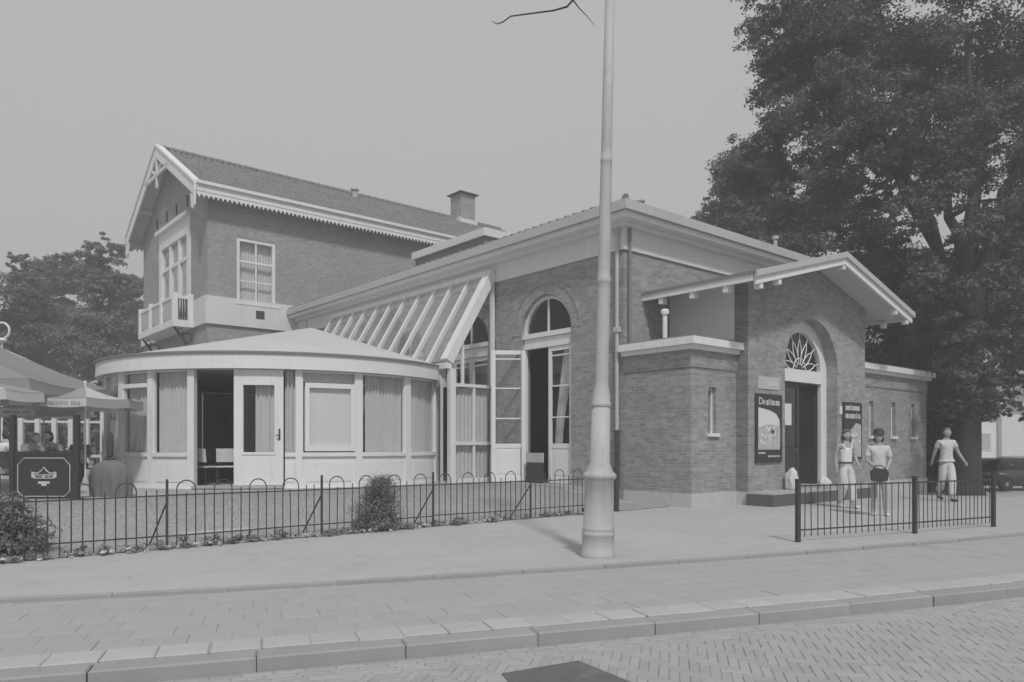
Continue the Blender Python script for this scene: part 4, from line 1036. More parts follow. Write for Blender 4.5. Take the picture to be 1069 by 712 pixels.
m.tube([PB(-.24, .52, -.006), PB(-.12, .50, -.006), PB(-.05, .55, -.006), PB(0, .62, -.006), PB(.05, .55, -.006), PB(.12, .50, -.006), PB(.24, .52, -.006)], .012, 5)
em = part('emblem', m, 'sign_light', bs)
part('lettering', strokes(MB(), PB, -.17, -.01, .415, .465, -.011, 5, 61), 'sign_dark', em); part('lettering', strokes(MB(), PB, .02, .18, .415, .465, -.011, 5, 62), 'sign_dark', em)
# bell-shaped cover
cv = tz(115, 511, 15.2)
bm_ = MB(); n = 72; prof = [(.36, 0), (.37, .2), (.365, .42), (.34, .55), (.27, .65), (.16, .71), (.08, .75), (.06, .80)]
for r, z in prof:
    for k in range(n): t = 2*PI*k/n; rr = r*(1+(.05*math.sin(5*t+4*z)+.07*math.sin(11*t+1.3*math.sin(3*t)+2*z)+.035*math.sin(23*t+5*math.sin(2*t))+.02*math.sin(9*z+7*t))*(1.1-z)+.08*math.sin(2*t+1)+.05*math.sin(t+.6)); bm_.v.append((cv.x+rr*math.cos(t), cv.y+rr*.6*math.sin(t), cv.z+z))
for i in range(len(prof)-1):
    for k in range(n): bm_.f.append((i*n+k, i*n+(k+1)%n, (i+1)*n+(k+1)%n, (i+1)*n+k))
bm_.f.append(tuple((len(prof)-1)*n+k for k in range(n)))
ct = thing('cloth_cover', cv, 'dark grey draped cloth cover with upright dark top beside the pavilion wall', 'cover')
part('cover', bm_, 'cover', ct, smooth=True); part('drawstring', MB().tube([(cv.x+.10*math.cos(t), cv.y+.08*math.sin(t), cv.z+.77) for t in np.linspace(0, 2*PI, 13)], .014, 5), 'cloth_dark', ct)
part('wrapped_top', MB().lathe([(.05,.78),(.06,.85),(.065,1.05),(.06,1.25),(.02,1.32)], 12, cv), 'cloth_dark', ct, smooth=True)
def chair(p, rot, label, light='cloth_pale', group=None):
    t = thing('terrace_chair', p, label, 'chair', group, rz=rot)
    for x in (-.2, .2):
        for y in (-.2, .2): part('leg', MB().tube([(x, y, 0), (x*.95, y*.95, .44)], .014, 6), 'iron', t)
    part('seat', MB().box(-.23, .23, -.22, .22, .441, .48), light, t)
    m_ = MB(); n_ = 8
    for i in range(n_+1):
        a_ = -.23+.46*i/n_; c_ = .06*(1-(a_/.23)**2); m_.v += [(a_, .20+c_, .58), (a_, .24+c_, .92), (a_, .225+c_, .58), (a_, .265+c_, .92)]
    for i in range(n_):
        o_ = i*4; m_.f += [(o_, o_+4, o_+5, o_+1), (o_+2, o_+3, o_+7, o_+6), (o_+1, o_+5, o_+7, o_+3), (o_, o_+2, o_+6, o_+4)]
    part('backrest', m_, light, t)
    for s in (-1, 1): part('arm', MB().tube([(s*.25, .24, .90), (s*.26, .05, .70), (s*.26, -.2, .68), (s*.22, -.2, .48)], .016, 6), 'iron', t)
    return t
def bpt(u, v, z): q_ = xy(u, v); return Vector((q_.x, q_.y, z))
def inpav(px, D): return Vector(((px-CXP)/FPX*D, D, .381))
chair(inpav(214, 19.0), R(160), 'pale chair inside the open pavilion doorway, left of two', 'cloth_white')
chair(inpav(236, 19.25), R(200), 'pale chair inside the open pavilion doorway, right of two', 'cloth_white')
def table(p, label, r=.4, top='cloth_white'):
    t = thing('terrace_table', p, label, 'table')
    part('table_top', MB().lathe([(r-.02,.70),(r,.71),(r,.735),(r-.02,.745)], 24, p), top, t); part('stem', MB().tube([p+Vector((0,0,.03)), p+Vector((0,0,.70))], .03, 8), 'iron', t); part('foot', MB().lathe([(.24,0),(.24,.02),(.06,.06)], 12, p), 'iron', t)
table(tz(60, 500, 15.8), 'pale round table behind the dark advertising board', .36, 'cloth_white')
chair(tz(16, 505, 15.0), R(150), 'dark terrace chair at the left edge behind the seated person', 'cloth_dark')
chair(tz(26, 500, 16.4), R(-70), 'terrace chair under the leaning person in white', 'cloth_dark')
chair(tz(64, 500, 16.9), R(180), 'terrace chair under the person in grey behind the table', 'cloth_dark')
chair(tz(84, 500, 18.6), R(180), 'terrace chair nearest the parasol pole', 'cloth_mid')
# glazed wind screen behind the terrace
g0 = tz(22, 500, 22.5); g1 = tz(124, 500, 23.5)
gs = thing('wind_screen', g0, 'white framed glass wind screen behind the terrace parasols', 'screen')
n = 6
for i in range(n+1):
    q_ = g0.lerp(g1, i/n); part('post', MB().box(q_.x-.07, q_.x+.07, q_.y-.05, q_.y+.05, .3, 2.75), 'white', gs)
for i in range(n):
    a_, b_ = g0.lerp(g1, i/n), g0.lerp(g1, (i+1)/n)
    for z, h_ in ((2.68, .12), (2.1, .07), (1.05, .08), (.42, .12)): part('rail', MB().beam((a_.x+.07, a_.y, z), (b_.x-.07, b_.y, z), .06, h_), 'white', gs)
    part('pane', MB().add([(a_.x+.07, a_.y, .48), (b_.x-.07, b_.y, .48), (b_.x-.07, b_.y, 2.62), (a_.x+.07, a_.y, 2.62)], [(0,1,2,3)]), 'glass', gs)
# ring-topped lamp at the left edge
q_ = tz(2, 500, 24.0); lt2 = thing('ring_lamp', q_, 'slender lamp standard with white ring top at the left edge', 'lamp')
zt = atD(2, 357, 24).z
part('pole', MB().tube([q_, Vector((q_.x, q_.y, zt))], .03, 8), 'white', lt2); part('collar', MB().lathe([(.12,0),(.16,.05),(.10,.12)], 10, (q_.x, q_.y, zt)), 'white', lt2)
part('ring', MB().tube([(q_.x+.24*math.cos(t), q_.y, zt+.36+.26*math.sin(t)) for t in np.linspace(0, 2*PI, 21)], .035, 6), 'white', lt2)
# stone slab on the lawn
q0 = uv(*gnd(222, 556, .02)[:2]); m = MB().box(q0[0]-.55, q0[0]+.55, q0[1]-.35, q0[1]+.55, .0, .07)
t = thing('stone_slab', (q0[0], q0[1], 0), 'flat pale stone slab lying in the lawn behind the railing', 'slab', frame='b'); part('slab', m, 'kerb_slab', t)

# ================================================================ PLANTS
def leaf_cloud(blobs, n, size, seed, flat=.35, dens=None, shell=.55):
    """leaf quads spread through ellipsoids (cx,cy,cz,rx,ry,rz); gathered in small sprays so gaps show between them"""
    rg = np.random.default_rng(seed); B = np.array(blobs, float); vol = (B[:,3]*B[:,4]*B[:,5])**.75; pr = vol/vol.sum()
    per = 26; ns = max(1, n//per)
    idx = rg.choice(len(B), ns, p=pr); d = rg.normal(size=(ns, 3)); d /= np.linalg.norm(d, axis=1)[:, None]
    r = shell+(1-shell)*rg.random(ns)**.6; r *= 1+.12*rg.normal(size=ns)
    c = B[idx, :3]+d*r[:, None]*B[idx, 3:]
    sp = np.minimum(B[idx, 3:].min(1)*.30, .45)
    k = np.repeat(np.arange(ns), per); off = rg.normal(size=(ns*per, 3))*np.array([1, 1, .55])*sp[k][:, None]
    off[:, 2] -= .25*np.hypot(off[:, 0], off[:, 1])
    p = c[k]+off; N = len(p); s = size*rg.uniform(.55, 1.35, N)
    nrm = rg.normal(size=(N, 3)); nrm[:, 2] = np.abs(nrm[:, 2])+flat; nrm += .9*d[k]; nrm /= np.linalg.norm(nrm, axis=1)[:, None]
    t = np.cross(nrm, rg.normal(size=(N, 3))); t /= np.linalg.norm(t, axis=1)[:, None]; b = np.cross(nrm, t)
    A = p+t*s[:, None]; Cc = p-t*s[:, None]; Bq = p+b*(s*.55)[:, None]+nrm*(s*.15)[:, None]; Dq = p-b*(s*.55)[:, None]+nrm*(s*.15)[:, None]
    return np.stack([A, Bq, Cc, Dq], 1).reshape(-1, 3), np.arange(N*4).reshape(-1, 4)
def expand(blobs, k, seed, f0=.26, f1=.46):
    """each mass of foliage broken into smaller rounded clumps"""
    rd_ = random.Random(seed); out = []
    for x, y, z, a, b, c in blobs:
        for i in range(k):
            while True:
                d_ = Vector((rd_.gauss(0, 1), rd_.gauss(0, 1), rd_.gauss(0, 1)))
                if d_.length > .1: break
            d_.normalize(); q_ = rd_.uniform(.45, 1.0); f_ = rd_.uniform(f0, f1)
            out.append((x+d_.x*a*q_, y+d_.y*b*q_, z+d_.z*c*q_, a*f_, b*f_, c*f_*.72))
    return out
def crown(parent, blobs, n, size, seed, mat, name='crown', **kw):
    P, Fq = leaf_cloud(blobs, n, size, seed, **kw); og = np.array(parent.location); P = P-og
    o = link(bpy.data.objects.new(name, rng_mesh(name, P, Fq, mat))); o.parent = parent; return o
def limb(mb, a, b, r0, r1, seed, n=7, wob=.06):
    rd = random.Random(seed); a, b = Vector(a), Vector(b); L = (b-a).length; pts = []
    for i in range(n+1):
        t = i/n; q_ = a.lerp(b, t)+Vector((rd.gauss(0, wob), rd.gauss(0, wob), rd.gauss(0, wob*.5)))*L*.35*math.sin(PI*t)
        q_.z += .06*L*math.sin(PI*t); pts.append(q_)
    mb.tube(pts, [r0+(r1-r0)*i/n for i in range(n+1)], 8); return pts
def tree(name, base, label, limbs, blobs, n, size, seed, mat, trunk_r, fork, group=None, kw={}):
    t = thing(name, base, label, 'tree', group)
    mb = MB(); f_ = Vector(fork); base = Vector(base)
    pts = [base+(f_-base)*k_ for k_ in (-.03, 0, .06, .15, .4, .7, 1)]
    mb.tube(pts, [trunk_r*k_ for k_ in (1.6, 1.5, 1.2, 1.05, .95, .9, .85)], 12)
    rd = random.Random(seed)
    for i, (e, r0) in enumerate(limbs):
        pp = limb(mb, f_-Vector((0,0,.2)), e, r0, r0*.35, seed*31+i)
        for j in range(5):
            q_ = pp[rd.randint(3, len(pp)-1)]; b_ = min(blobs, key=lambda B_: (Vector(B_[:3])-q_).length+rd.random()*2.5)
            limb(mb, q_, Vector(b_[:3])+Vector((rd.gauss(0, b_[3]*.4), rd.gauss(0, b_[4]*.4), rd.gauss(0, b_[5]*.4))), r0*.33, .02, seed*77+i*9+j, 5)
    part('trunk', mb, 'bark', t, smooth=True)
    crown(t, expand(blobs, 15, seed), n, size, seed, mat, **kw); return t
def A(px, py, D): return tuple(atD(px, py, D))
def bl(px, py, D, rx, rz_=None, ry=None):
    k_ = D/FPX; return A(px, py, D)+(rx*k_, (ry or rx)*k_, (rz_ or rx)*k_)
# the big tree on the right: pixel-measured outline carried to its own distance
DT = 25.5
tb = atD(1008, 510, DT); tb.z = dip(tb.x, tb.y)
rd = random.Random(5)
BT = [bl(1010, 60, DT, 75, 60), bl(930, 40, DT-1, 70, 50), bl(850, 35, DT, 62, 42), bl(818, 60, DT+1, 44, 40), bl(870, 110, DT-2, 62, 42), bl(950, 120, DT-3, 60, 45),
      bl(1050, 130, DT-2, 60, 50), bl(820, 150, DT+1, 46, 34), bl(900, 185, DT-1, 60, 36), bl(850, 205, DT+2, 50, 30), bl(780, 190, DT+3, 34, 26), bl(960, 215, DT-3, 50, 34),
      bl(1055, 225, DT-3, 50, 40), bl(1090, 60, DT+1, 70, 70), bl(930, -60, DT, 90, 60), bl(1040, -60, DT, 90, 60), bl(850, -30, DT, 60, 40), bl(1110, 180, DT, 60, 80), bl(1130, 300, DT, 50, 50), bl(880, 60, DT+2, 70, 60), bl(960, 60, DT+3, 70, 60), bl(900, 140, DT+3, 60, 50), bl(980, 160, DT+3, 60, 50), bl(1060, 60, DT+3, 60, 60), bl(1014, 390, DT-3.5, 26, 26), bl(1035, 415, DT-3.5, 30, 16), bl(1040, 300, DT-3, 32, 30), bl(985, 290, DT-3, 36, 30), bl(1000, 345, DT-3, 24, 24), bl(800, 45, DT, 30, 36), bl(815, 15, DT, 36, 30), bl(805, 95, DT, 26, 24), bl(800, 165, DT+1, 26, 22), bl(1016, 375, DT-2.2, 30, 34), bl(1016, 410, DT-2.0, 26, 26), bl(1004, 424, DT-2.4, 18, 14), bl(1045, 425, DT-2.8, 36, 14), bl(960, 330, DT+2.5, 40, 36), bl(1060, 360, DT-2, 40, 36)]
tree('broad_tree', tb, 'huge dark leafed tree with forked trunk overhanging the entrance at right', 
     [(A(985, 190, DT), .30), (A(1045, 200, DT-.5), .30), (A(905, 110, DT-1), .22), (A(1010, 40, DT), .24), (A(860, 60, DT), .18), (A(1090, 90, DT), .2), (A(1030, 60, DT+1), .2)],
     BT, 320000, .062, 11, 'leaf_oak', .42, A(1014, 335, DT), kw=dict(shell=.35))
# low boughs of a second tree behind the annex
D2 = 30.5; t2 = atD(962, 500, D2); t2.z = dip(t2.x, t2.y)
B2 = [bl(925, 300, D2, 48, 42), bl(970, 300, D2-1, 46, 46), bl(930, 365, D2, 46, 34), bl(985, 370, D2-2, 40, 40), bl(1000, 415, D2-4, 34, 24), bl(950, 415, D2, 40, 36), bl(1040, 400, D2-4, 36, 22), bl(940, 330, D2+3, 60, 60), bl(1010, 330, D2+3, 60, 60), bl(960, 420, D2+3, 60, 40), bl(1050, 330, D2+3, 50, 60), bl(920, 280, D2+3, 50, 50), bl(1050, 345, D2-1, 36, 34), bl(975, 440, D2-3, 22, 16), bl(900, 250, D2+1, 40, 36), bl(1000, 262, D2, 40, 30), bl(1050, 290, D2, 34, 30)]
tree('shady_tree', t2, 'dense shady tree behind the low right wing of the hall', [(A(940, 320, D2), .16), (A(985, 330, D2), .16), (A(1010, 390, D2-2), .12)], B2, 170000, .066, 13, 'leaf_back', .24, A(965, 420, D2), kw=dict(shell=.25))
D3 = 40.0; t3 = atD(800, 500, D3); t3.z = 0
B3 = [bl(790, 235, D3, 46, 40), bl(752, 225, D3, 26, 22), bl(770, 195, D3, 34, 30), bl(810, 185, D3, 50, 40), bl(850, 230, D3, 50, 36), bl(760, 260, D3, 36, 30), bl(840, 280, D3, 60, 40), bl(735, 245, D3, 20, 18)]
tree('leafy_tree', t3, 'dark leafy tree rising behind the flat hall roof', [(A(770, 215, D3), .2), (A(830, 210, D3), .2)], B3, 90000, .085, 17, 'leaf_oak', .35, A(800, 330, D3), kw=dict(shell=.3))
D4 = 36.0; t4 = atD(1100, 500, D4); t4.z = -.5
B4 = [bl(1100, 300, D4, 60, 60), bl(1060, 250, D4, 50, 50), bl(1120, 200, D4, 60, 60), bl(1080, 380, D4, 36, 22), bl(1150, 360, D4, 60, 50)]
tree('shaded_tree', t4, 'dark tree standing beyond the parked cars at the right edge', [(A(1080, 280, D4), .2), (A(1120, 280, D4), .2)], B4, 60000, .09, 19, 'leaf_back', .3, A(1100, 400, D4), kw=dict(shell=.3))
# trees on the far left
LT = [(12, 268, 46, [(12, 300, 30, 30), (-10, 330, 40, 40), (30, 335, 36, 34), (0, 380, 50, 40), (24, 280, 16, 14)], 'bushy tree at the far left edge behind the terrace', 46),
      (58, 262, 52, [(52, 290, 26, 26), (70, 280, 20, 18), (60, 325, 36, 30), (45, 365, 44, 36)], 'bushy tree behind the terrace, second from the left edge', 50),
      (105, 245, 48, [(108, 262, 24, 20), (98, 285, 26, 24), (118, 300, 28, 26), (105, 335, 36, 32), (100, 375, 40, 34)], 'tallest bushy tree just left of the gabled house', 48),
      (140, 285, 56, [(138, 300, 18, 16), (140, 330, 24, 26), (135, 370, 34, 30)], 'dim tree half hidden behind the gabled house', 56)]
for i, (px_, py_, Dx, bs_, lab, _) in enumerate(LT):
    bse = atD(px_, 480, Dx); bse.z = 0
    tree('bushy_tree', bse, lab, [(A(px_-8, py_+50, Dx), .15), (A(px_+10, py_+60, Dx), .15)], [bl(a_, b_, Dx+random.uniform(-1, 1), c_, d_) for a_, b_, c_, d_ in bs_], 42000, .105, 40+i, 'leaf_far', .3, A(px_, 400, Dx), group=None, kw=dict(shell=.3))
# hedge closing the terrace at the back
hg = thing('hedge', atD(40, 480, 34)*1.0, 'clipped hedge behind the terrace at left', 'hedge'); hg.location.z = 0; ORG[hg.name] = Vector(hg.location)
crown(hg, [bl(x_, 440, 34, 30, 34) for x_ in range(-60, 150, 22)], 15000, .10, 51, 'leaf_far', name='foliage', shell=.2)
hg2 = thing('hedge', atD(990, 480, 29)*1.0, 'dark low hedge behind the walking man, under the trees', 'hedge'); hg2.location.z = dip(hg2.location.x, hg2.location.y); ORG[hg2.name] = Vector(hg2.location)
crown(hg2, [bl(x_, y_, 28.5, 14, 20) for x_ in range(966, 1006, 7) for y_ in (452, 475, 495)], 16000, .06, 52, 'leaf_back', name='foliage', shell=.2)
# shrubs at the railing
def shrub(name, p, blobs, n, size, seed, label, mat='leaf_bush'):
    t = thing(name, p, label, 'shrub'); mb = MB(); p = Vector(p)
    for i in range(7):
        a_ = i*.9; mb.tube([p-Vector((0,0,.02)), p+Vector((.08*math.cos(a_), .08*math.sin(a_), .2)), p+Vector((.2*math.cos(a_), .2*math.sin(a_), .5))], [.014, .01, .005], 5)
    part('stem', mb, 'bark', t); crown(t, blobs, n, size, seed, mat, name='foliage', shell=.1); return t
p = gnd(396, 554); D_ = p.y+.15; p.y = D_
shrub('cone_shrub', p, [bl(396, 515, D_, 17, 18), bl(394, 532, D_, 23, 16), bl(393, 545, D_, 26, 9), bl(397, 504, D_, 10, 9)], 20000, .016, 61, 'small rounded conifer shrub growing at the railing before the pavilion')
p = gnd(10, 580); D_ = p.y+.1
shrub('leafy_shrub', p, [bl(5, 545, D_, 30, 26), bl(32, 552, D_, 20, 20), bl(15, 568, D_, 34, 13), bl(-25, 550, D_, 34, 28), bl(12, 524, D_, 16, 12)], 8000, .027, 62, 'large leafy shrub at the left edge in front of the advertising board', 'leaf_bush')
# low border of plants and white flowers at the foot of the railing
rg = np.random.default_rng(9); bu = []
for u in np.arange(-15, -2.2, .16):
    q_ = xy(u, -1.40+rg.normal()*.05); h_ = abs(rg.normal(.07, .03))+.03
    if rg.random() < .8: bu.append((q_.x, q_.y, .03, .10, .07, h_))
P, Fq = leaf_cloud(bu, 14000, .018, 71, shell=.2)
o = link(bpy.data.objects.new('border_plants', rng_mesh('border_plants', P, Fq, 'leaf_low'))); tag(o, 'low tufted border plants along the foot of the hooped railing', 'plants', None, 'stuff')
bu = [(q_.x, q_.y, .045, .05, .05, .03) for q_ in (xy(u, -1.47+rg.normal()*.05) for u in rg.uniform(-14, -2.2, 170))]
P, Fq = leaf_cloud(bu, 3600, .018, 72, shell=.2)
o = link(bpy.data.objects.new('white_flowers', rng_mesh('white_flowers', P, Fq, 'petal'))); tag(o, 'small white flowers scattered along the foot of the hooped railing', 'flowers', None, 'stuff')

# ================================================================ PEOPLE
def skin_mesh(name, verts, edges, radii, root=0, sub=2):
    me = bpy.data.meshes.new(name); me.from_pydata([tuple(v) for v in verts], edges, []); ob = bpy.data.objects.new(name, me); COL.objects.link(ob)
    sk = ob.modifiers.new('s', 'SKIN'); sk.use_smooth_shade = True
    if not me.skin_vertices: me.skin_vertices.new() if hasattr(me.skin_vertices, 'new') else None
    for i, r in enumerate(radii):
        s = me.skin_vertices[0].data[i]; s.radius = r if hasattr(r, '__len__') else (r, r); s.use_root = (i == root)
    sb = ob.modifiers.new('d', 'SUBSURF'); sb.levels = sub; sb.render_levels = sub
    dg = bpy.context.evaluated_depsgraph_get(); dg.update(); out = bpy.data.meshes.new_from_object(ob.evaluated_get(dg))
    bpy.data.objects.remove(ob)
    for p_ in out.polygons: p_.use_smooth = True
    return out
STAND = dict(pelvis=(0,0,.95), waist=(0,0,1.09), chest=(0,.0,1.30), neck=(0,.01,1.47), skull=(0,-.02,1.57),
    sr=(-.18,.01,1.42), er=(-.24,.03,1.14), wr=(-.25,-.05,.90), sl=(.18,.01,1.42), el=(.24,.03,1.14), wl=(.25,-.05,.90),
    hr=(-.09,0,.90), kr=(-.10,-.02,.50), ar=(-.10,.03,.09), tr=(-.11,-.15,.03), hl=(.09,0,.90), kl=(.10,-.02,.50), al=(.10,.03,.09), tl=(.11,-.15,.03))
SIT = dict(STAND, pelvis=(0,0,.56), waist=(0,-.02,.70), chest=(0,-.04,.92), neck=(0,-.05,1.09), skull=(0,-.09,1.19),
    sr=(-.18,-.03,1.04), er=(-.25,-.08,.78), wr=(-.16,-.32,.76), sl=(.18,-.03,1.04), el=(.25,-.08,.78), wl=(.16,-.32,.76),
    hr=(-.10,-.02,.55), kr=(-.13,-.44,.52), ar=(-.13,-.42,.10), tr=(-.13,-.58,.03), hl=(.10,-.02,.55), kl=(.13,-.44,.52), al=(.13,-.42,.10), tl=(.13,-.58,.03))
RAD = dict(pelvis=(.15,.115), waist=(.13,.10), chest=(.155,.11), upper=(.12,.095), neck=.058, skull=.06, s=.062, e=.044, w=.030, h=.095, k=.062, a=.043, t=.035)
ED = [('pelvis','waist'),('waist','chest'),('chest','upper'),('upper','neck'),('neck','skull'),('upper','sr'),('sr','er'),('er','wr'),('upper','sl'),('sl','el'),('el','wl'),('pelvis','hr'),('hr','kr'),('kr','ar'),('ar','tr'),('pelvis','hl'),('hl','kl'),('kl','al'),('al','tl')]
def rad(k): return RAD[k] if k in RAD else RAD[k[0]]
def person(p, rz_, pose, label, top, bottom, hair, H=1.75, sleeve=.5, shorts=False, shoe='cloth_dark', hairlen=.1, extra=None, headyaw=0, vol=1.0):
    t = thing('person', p, label, 'person', rz=rz_ or 1e-6); ORG[t.name] = Vector((0,0,0)); k_ = H/1.75; t.scale = (k_,)*3
    J = {a: Vector(b) for a, b in pose.items()}; J['upper'] = J['chest'].lerp(J['neck'], .55); names = list(J)
    vs = [J[a] for a in names]; es = [(names.index(a), names.index(b)) for a, b in ED]; rs = [rad(a) for a in names]
    for s in 'rl':                                       # hands: palm and five fingers, rooted in the palm
        w_, e_ = J['w'+s], J['e'+s]; d = (w_-e_).normalized(); x_ = Vector((1 if s == 'l' else -1, 0, 0)); sd_ = d.cross(x_)
        sd_ = sd_.normalized() if sd_.length > .1 else Vector((0,1,0)); up_ = d.cross(sd_).normalized()
        i0 = len(vs); vs.append(w_+d*.08); rs.append((.036, .022)); es.append((names.index('w'+s), i0))
    me = skin_mesh('body', vs, es, rs, names.index('pelvis'))
    bm = bmesh.new(); bm.from_mesh(me)
    for s in 'rl':
        w_, e_ = J['w'+s], J['e'+s]; d = (w_-e_).normalized(); f_ = Vector((0,-1,0)); sd_ = d.cross(f_)
        sd_ = sd_.normalized() if sd_.length > .1 else Vector((1,0,0)); cu_ = d.cross(sd_).normalized()
        for j, (o_, L) in enumerate(((-.027, .062), (-.009, .075), (.009, .07), (.027, .055))):
            b_ = w_+d*.085+sd_*o_; mb_ = MB().tube([b_-d*.02, b_+d*L*.5, b_+d*L*.85+cu_*L*.25], [.009, .0085, .006], 6)
            m2 = bpy.data.meshes.new('f'); m2.from_pydata(mb_.v, [], mb_.f); bm.from_mesh(m2)
        b_ = w_+d*.045; mb_ = MB().tube([b_, b_-sd_*.045+d*.03, b_-sd_*.05+d*.06+cu_*.02], [.012, .010, .007], 6); m2 = bpy.data.meshes.new('f'); m2.from_pydata(mb_.v, [], mb_.f); bm.from_mesh(m2)
    # head: skull, jaw, nose, ears, eye sockets, mouth shaped from one sphere fused to the neck
    hm = bmesh.new(); bmesh.ops.create_uvsphere(hm, u_segments=20, v_segments=16, radius=1)
    hc = J['skull']+Vector((0, -.01, .075)); M = Matrix.Translation(hc) @ Matrix.Rotation(headyaw, 4, 'Z')
    for v in hm.verts:
        x, y, z = v.co; X, Y, Z = x*.076, y*.095, z*.118
        if z < -.2: X *= 1-.35*(-z-.2); Y = Y*(1-.15*(-z-.2))-.012*(-z-.2)
        if y < -.6 and abs(x) < .22 and -.35 < z < .1: Y -= .022*(1-abs(x)/.22)*(1 if z < -.1 else .5)     # nose
        if y < -.6 and .2 < abs(x) < .6 and -.05 < z < .25: Y += .008                                      # eye sockets
        if y < -.6 and abs(x) < .35 and -.62 < z < -.42: Y -= .006                                         # mouth
        if abs(x) > .93 and abs(z) < .3: X *= 1.16                                                        # ears
        v.co = M @ Vector((X, Y, Z))
    m2 = bpy.data.meshes.new('h'); hm.to_mesh(m2); hm.free(); bm.from_mesh(m2); bm.to_mesh(me); bm.free()
    for p_ in me.polygons: p_.use_smooth = True
    me.materials.clear(); me.materials.append(MATS['skin']); o = link(bpy.data.objects.new('body', me)); o.parent = t
    def cloth(name, chain, edges, sc, mat):
        nm = list(chain); out = skin_mesh(name, [chain[a][0] for a in nm], [(nm.index(a), nm.index(b)) for a, b in edges], [tuple(q*sc for q in (chain[a][1] if hasattr(chain[a][1], '__len__') else (chain[a][1],)*2)) for a in nm], 0)
        out.materials.clear(); out.materials.append(MATS[mat]); o_ = link(bpy.data.objects.new(name, out)); o_.parent = t; return o_
    tc_ = {a: (J[a], rad(a)) for a in ('waist', 'chest', 'sr', 'sl')}; tc_['up'] = (J['upper']+Vector((0,0,.01)), (.135, .105)); tc_['sr'] = (J['sr'], .062); tc_['sl'] = (J['sl'], .062); tc_['hem'] = (J['pelvis'].lerp(J['waist'], .05), (.150, .122)); tc_['waist'] = (J['waist'], (.136, .108)); tc_['nk'] = (J['neck']-Vector((0,0,.015)), .072)
    te = [('waist','hem'), ('waist','chest'), ('chest','up'), ('up','nk')]+([('up','sr'), ('up','sl')] if sleeve > 0 else [])
    if sleeve <= 0: tc_.pop('sr'); tc_.pop('sl'); tc_['nk'] = (J['upper']-Vector((0,0,.01)), (.10, .08)); tc_['up'] = (J['chest'].lerp(J['upper'], .35), (.145, .11))
    for s in 'rl':
        if sleeve > 0:
            tc_['c'+s] = (J['s'+s].lerp(J['e'+s], min(sleeve, .98)), .064); te.append(('s'+s, 'c'+s))
    cloth('shirt', tc_, te, 1.08 if sleeve <= 0 else 1.12, top)
    bc = {'waist': (J['pelvis'].lerp(J['waist'], .55), (.15, .115)), 'pelvis': (J['pelvis'], (.165, .128))}; be = [('pelvis','waist')]
    for s in 'rl':
        bc['h'+s] = (J['h'+s], .10); be.append(('pelvis', 'h'+s))
        if shorts: bc['q'+s] = (J['h'+s].lerp(J['k'+s], .62), .098); be.append(('h'+s, 'q'+s))
        else:
            bc['k'+s] = (J['k'+s], .088); bc['a'+s] = (J['a'+s]+Vector((0,0,.03)), .078); be += [('h'+s, 'k'+s), ('k'+s, 'a'+s)]
    cloth('trousers', bc, be, 1.12, bottom)
    for s in 'rl':
        a_, b_ = J['a'+s], J['t'+s]; out = skin_mesh('shoe', [a_-Vector((0,-.03,.045)), a_.lerp(b_, .5)-Vector((0,0,.02)), b_+Vector((0,-.04,.005))], [(0,1),(1,2)], [(.045,.04),(.046,.042),(.042,.03)], 0)
        out.materials.clear(); out.materials.append(MATS[shoe]); o_ = link(bpy.data.objects.new('shoe', out)); o_.parent = t
    hm = bmesh.new(); bmesh.ops.create_uvsphere(hm, u_segments=20, v_segments=14, radius=1)
    bmesh.ops.delete(hm, geom=[v for v in hm.verts if (v.co.y < -.30 and v.co.z < .50) or v.co.z < -.75-hairlen*.3], context='VERTS')
    for v in hm.verts:
        x, y, z = v.co; k2 = 1+.05*math.sin(9*x+5*z); X, Y, Z = x*.083*k2*vol, y*.101*k2*(.5+.5*vol)+.004, z*.125*k2*(.6+.4*vol)
        if z < 0: Z *= 1+hairlen*3; X *= 1+hairlen*1.2
        v.co = M @ Vector((X, Y, Z+.006))
    me = bpy.data.meshes.new('hair'); hm.to_mesh(me); hm.free(); me.materials.append(MATS[hair]); o_ = link(bpy.data.objects.new('hair', me)); o_.parent = t
    sol = o_.modifiers.new('s', 'SOLIDIFY'); sol.thickness = .012
    for p_ in me.polygons: p_.use_smooth = True
    return t, J, M
# 1 woman in white top, arms at her sides, walking towards the camera
g1_ = gnd(883, 530); yaw = 0.3
t, J, M = person(g1_, R(8), dict(STAND, kr=(-.10,-.10,.52), ar=(-.10,.10,.12), tr=(-.10,-.06,.03), kl=(.10,-.08,.50), al=(.09,-.14,.09), tl=(.10,-.32,.03), er=(-.225,.06,1.15), wr=(-.23,.0,.91), el=(.225,.0,1.16), wl=(.20,-.17,.98)),
      'woman in white sleeveless top and pale belted trousers before the right poster', 'cloth_white', 'cloth_pale', 'hair_fair', 1.70, sleeve=0, shoe='cloth_white', hairlen=.22, vol=1.32)
for sx_ in (-1, 1): part('strap', MB().tube([(sx_*.085, -.10, 1.34), (sx_*.10, -.075, 1.42), (sx_*.105, .0, 1.465), (sx_*.10, .08, 1.42), (sx_*.085, .10, 1.34)], .020, 6), 'cloth_white', t)
part('belt', MB().tube([(.150*math.cos(a), .122*math.sin(a), 1.03) for a in np.linspace(0, 2*PI, 25)], .018, 6), 'cloth_dark', t)
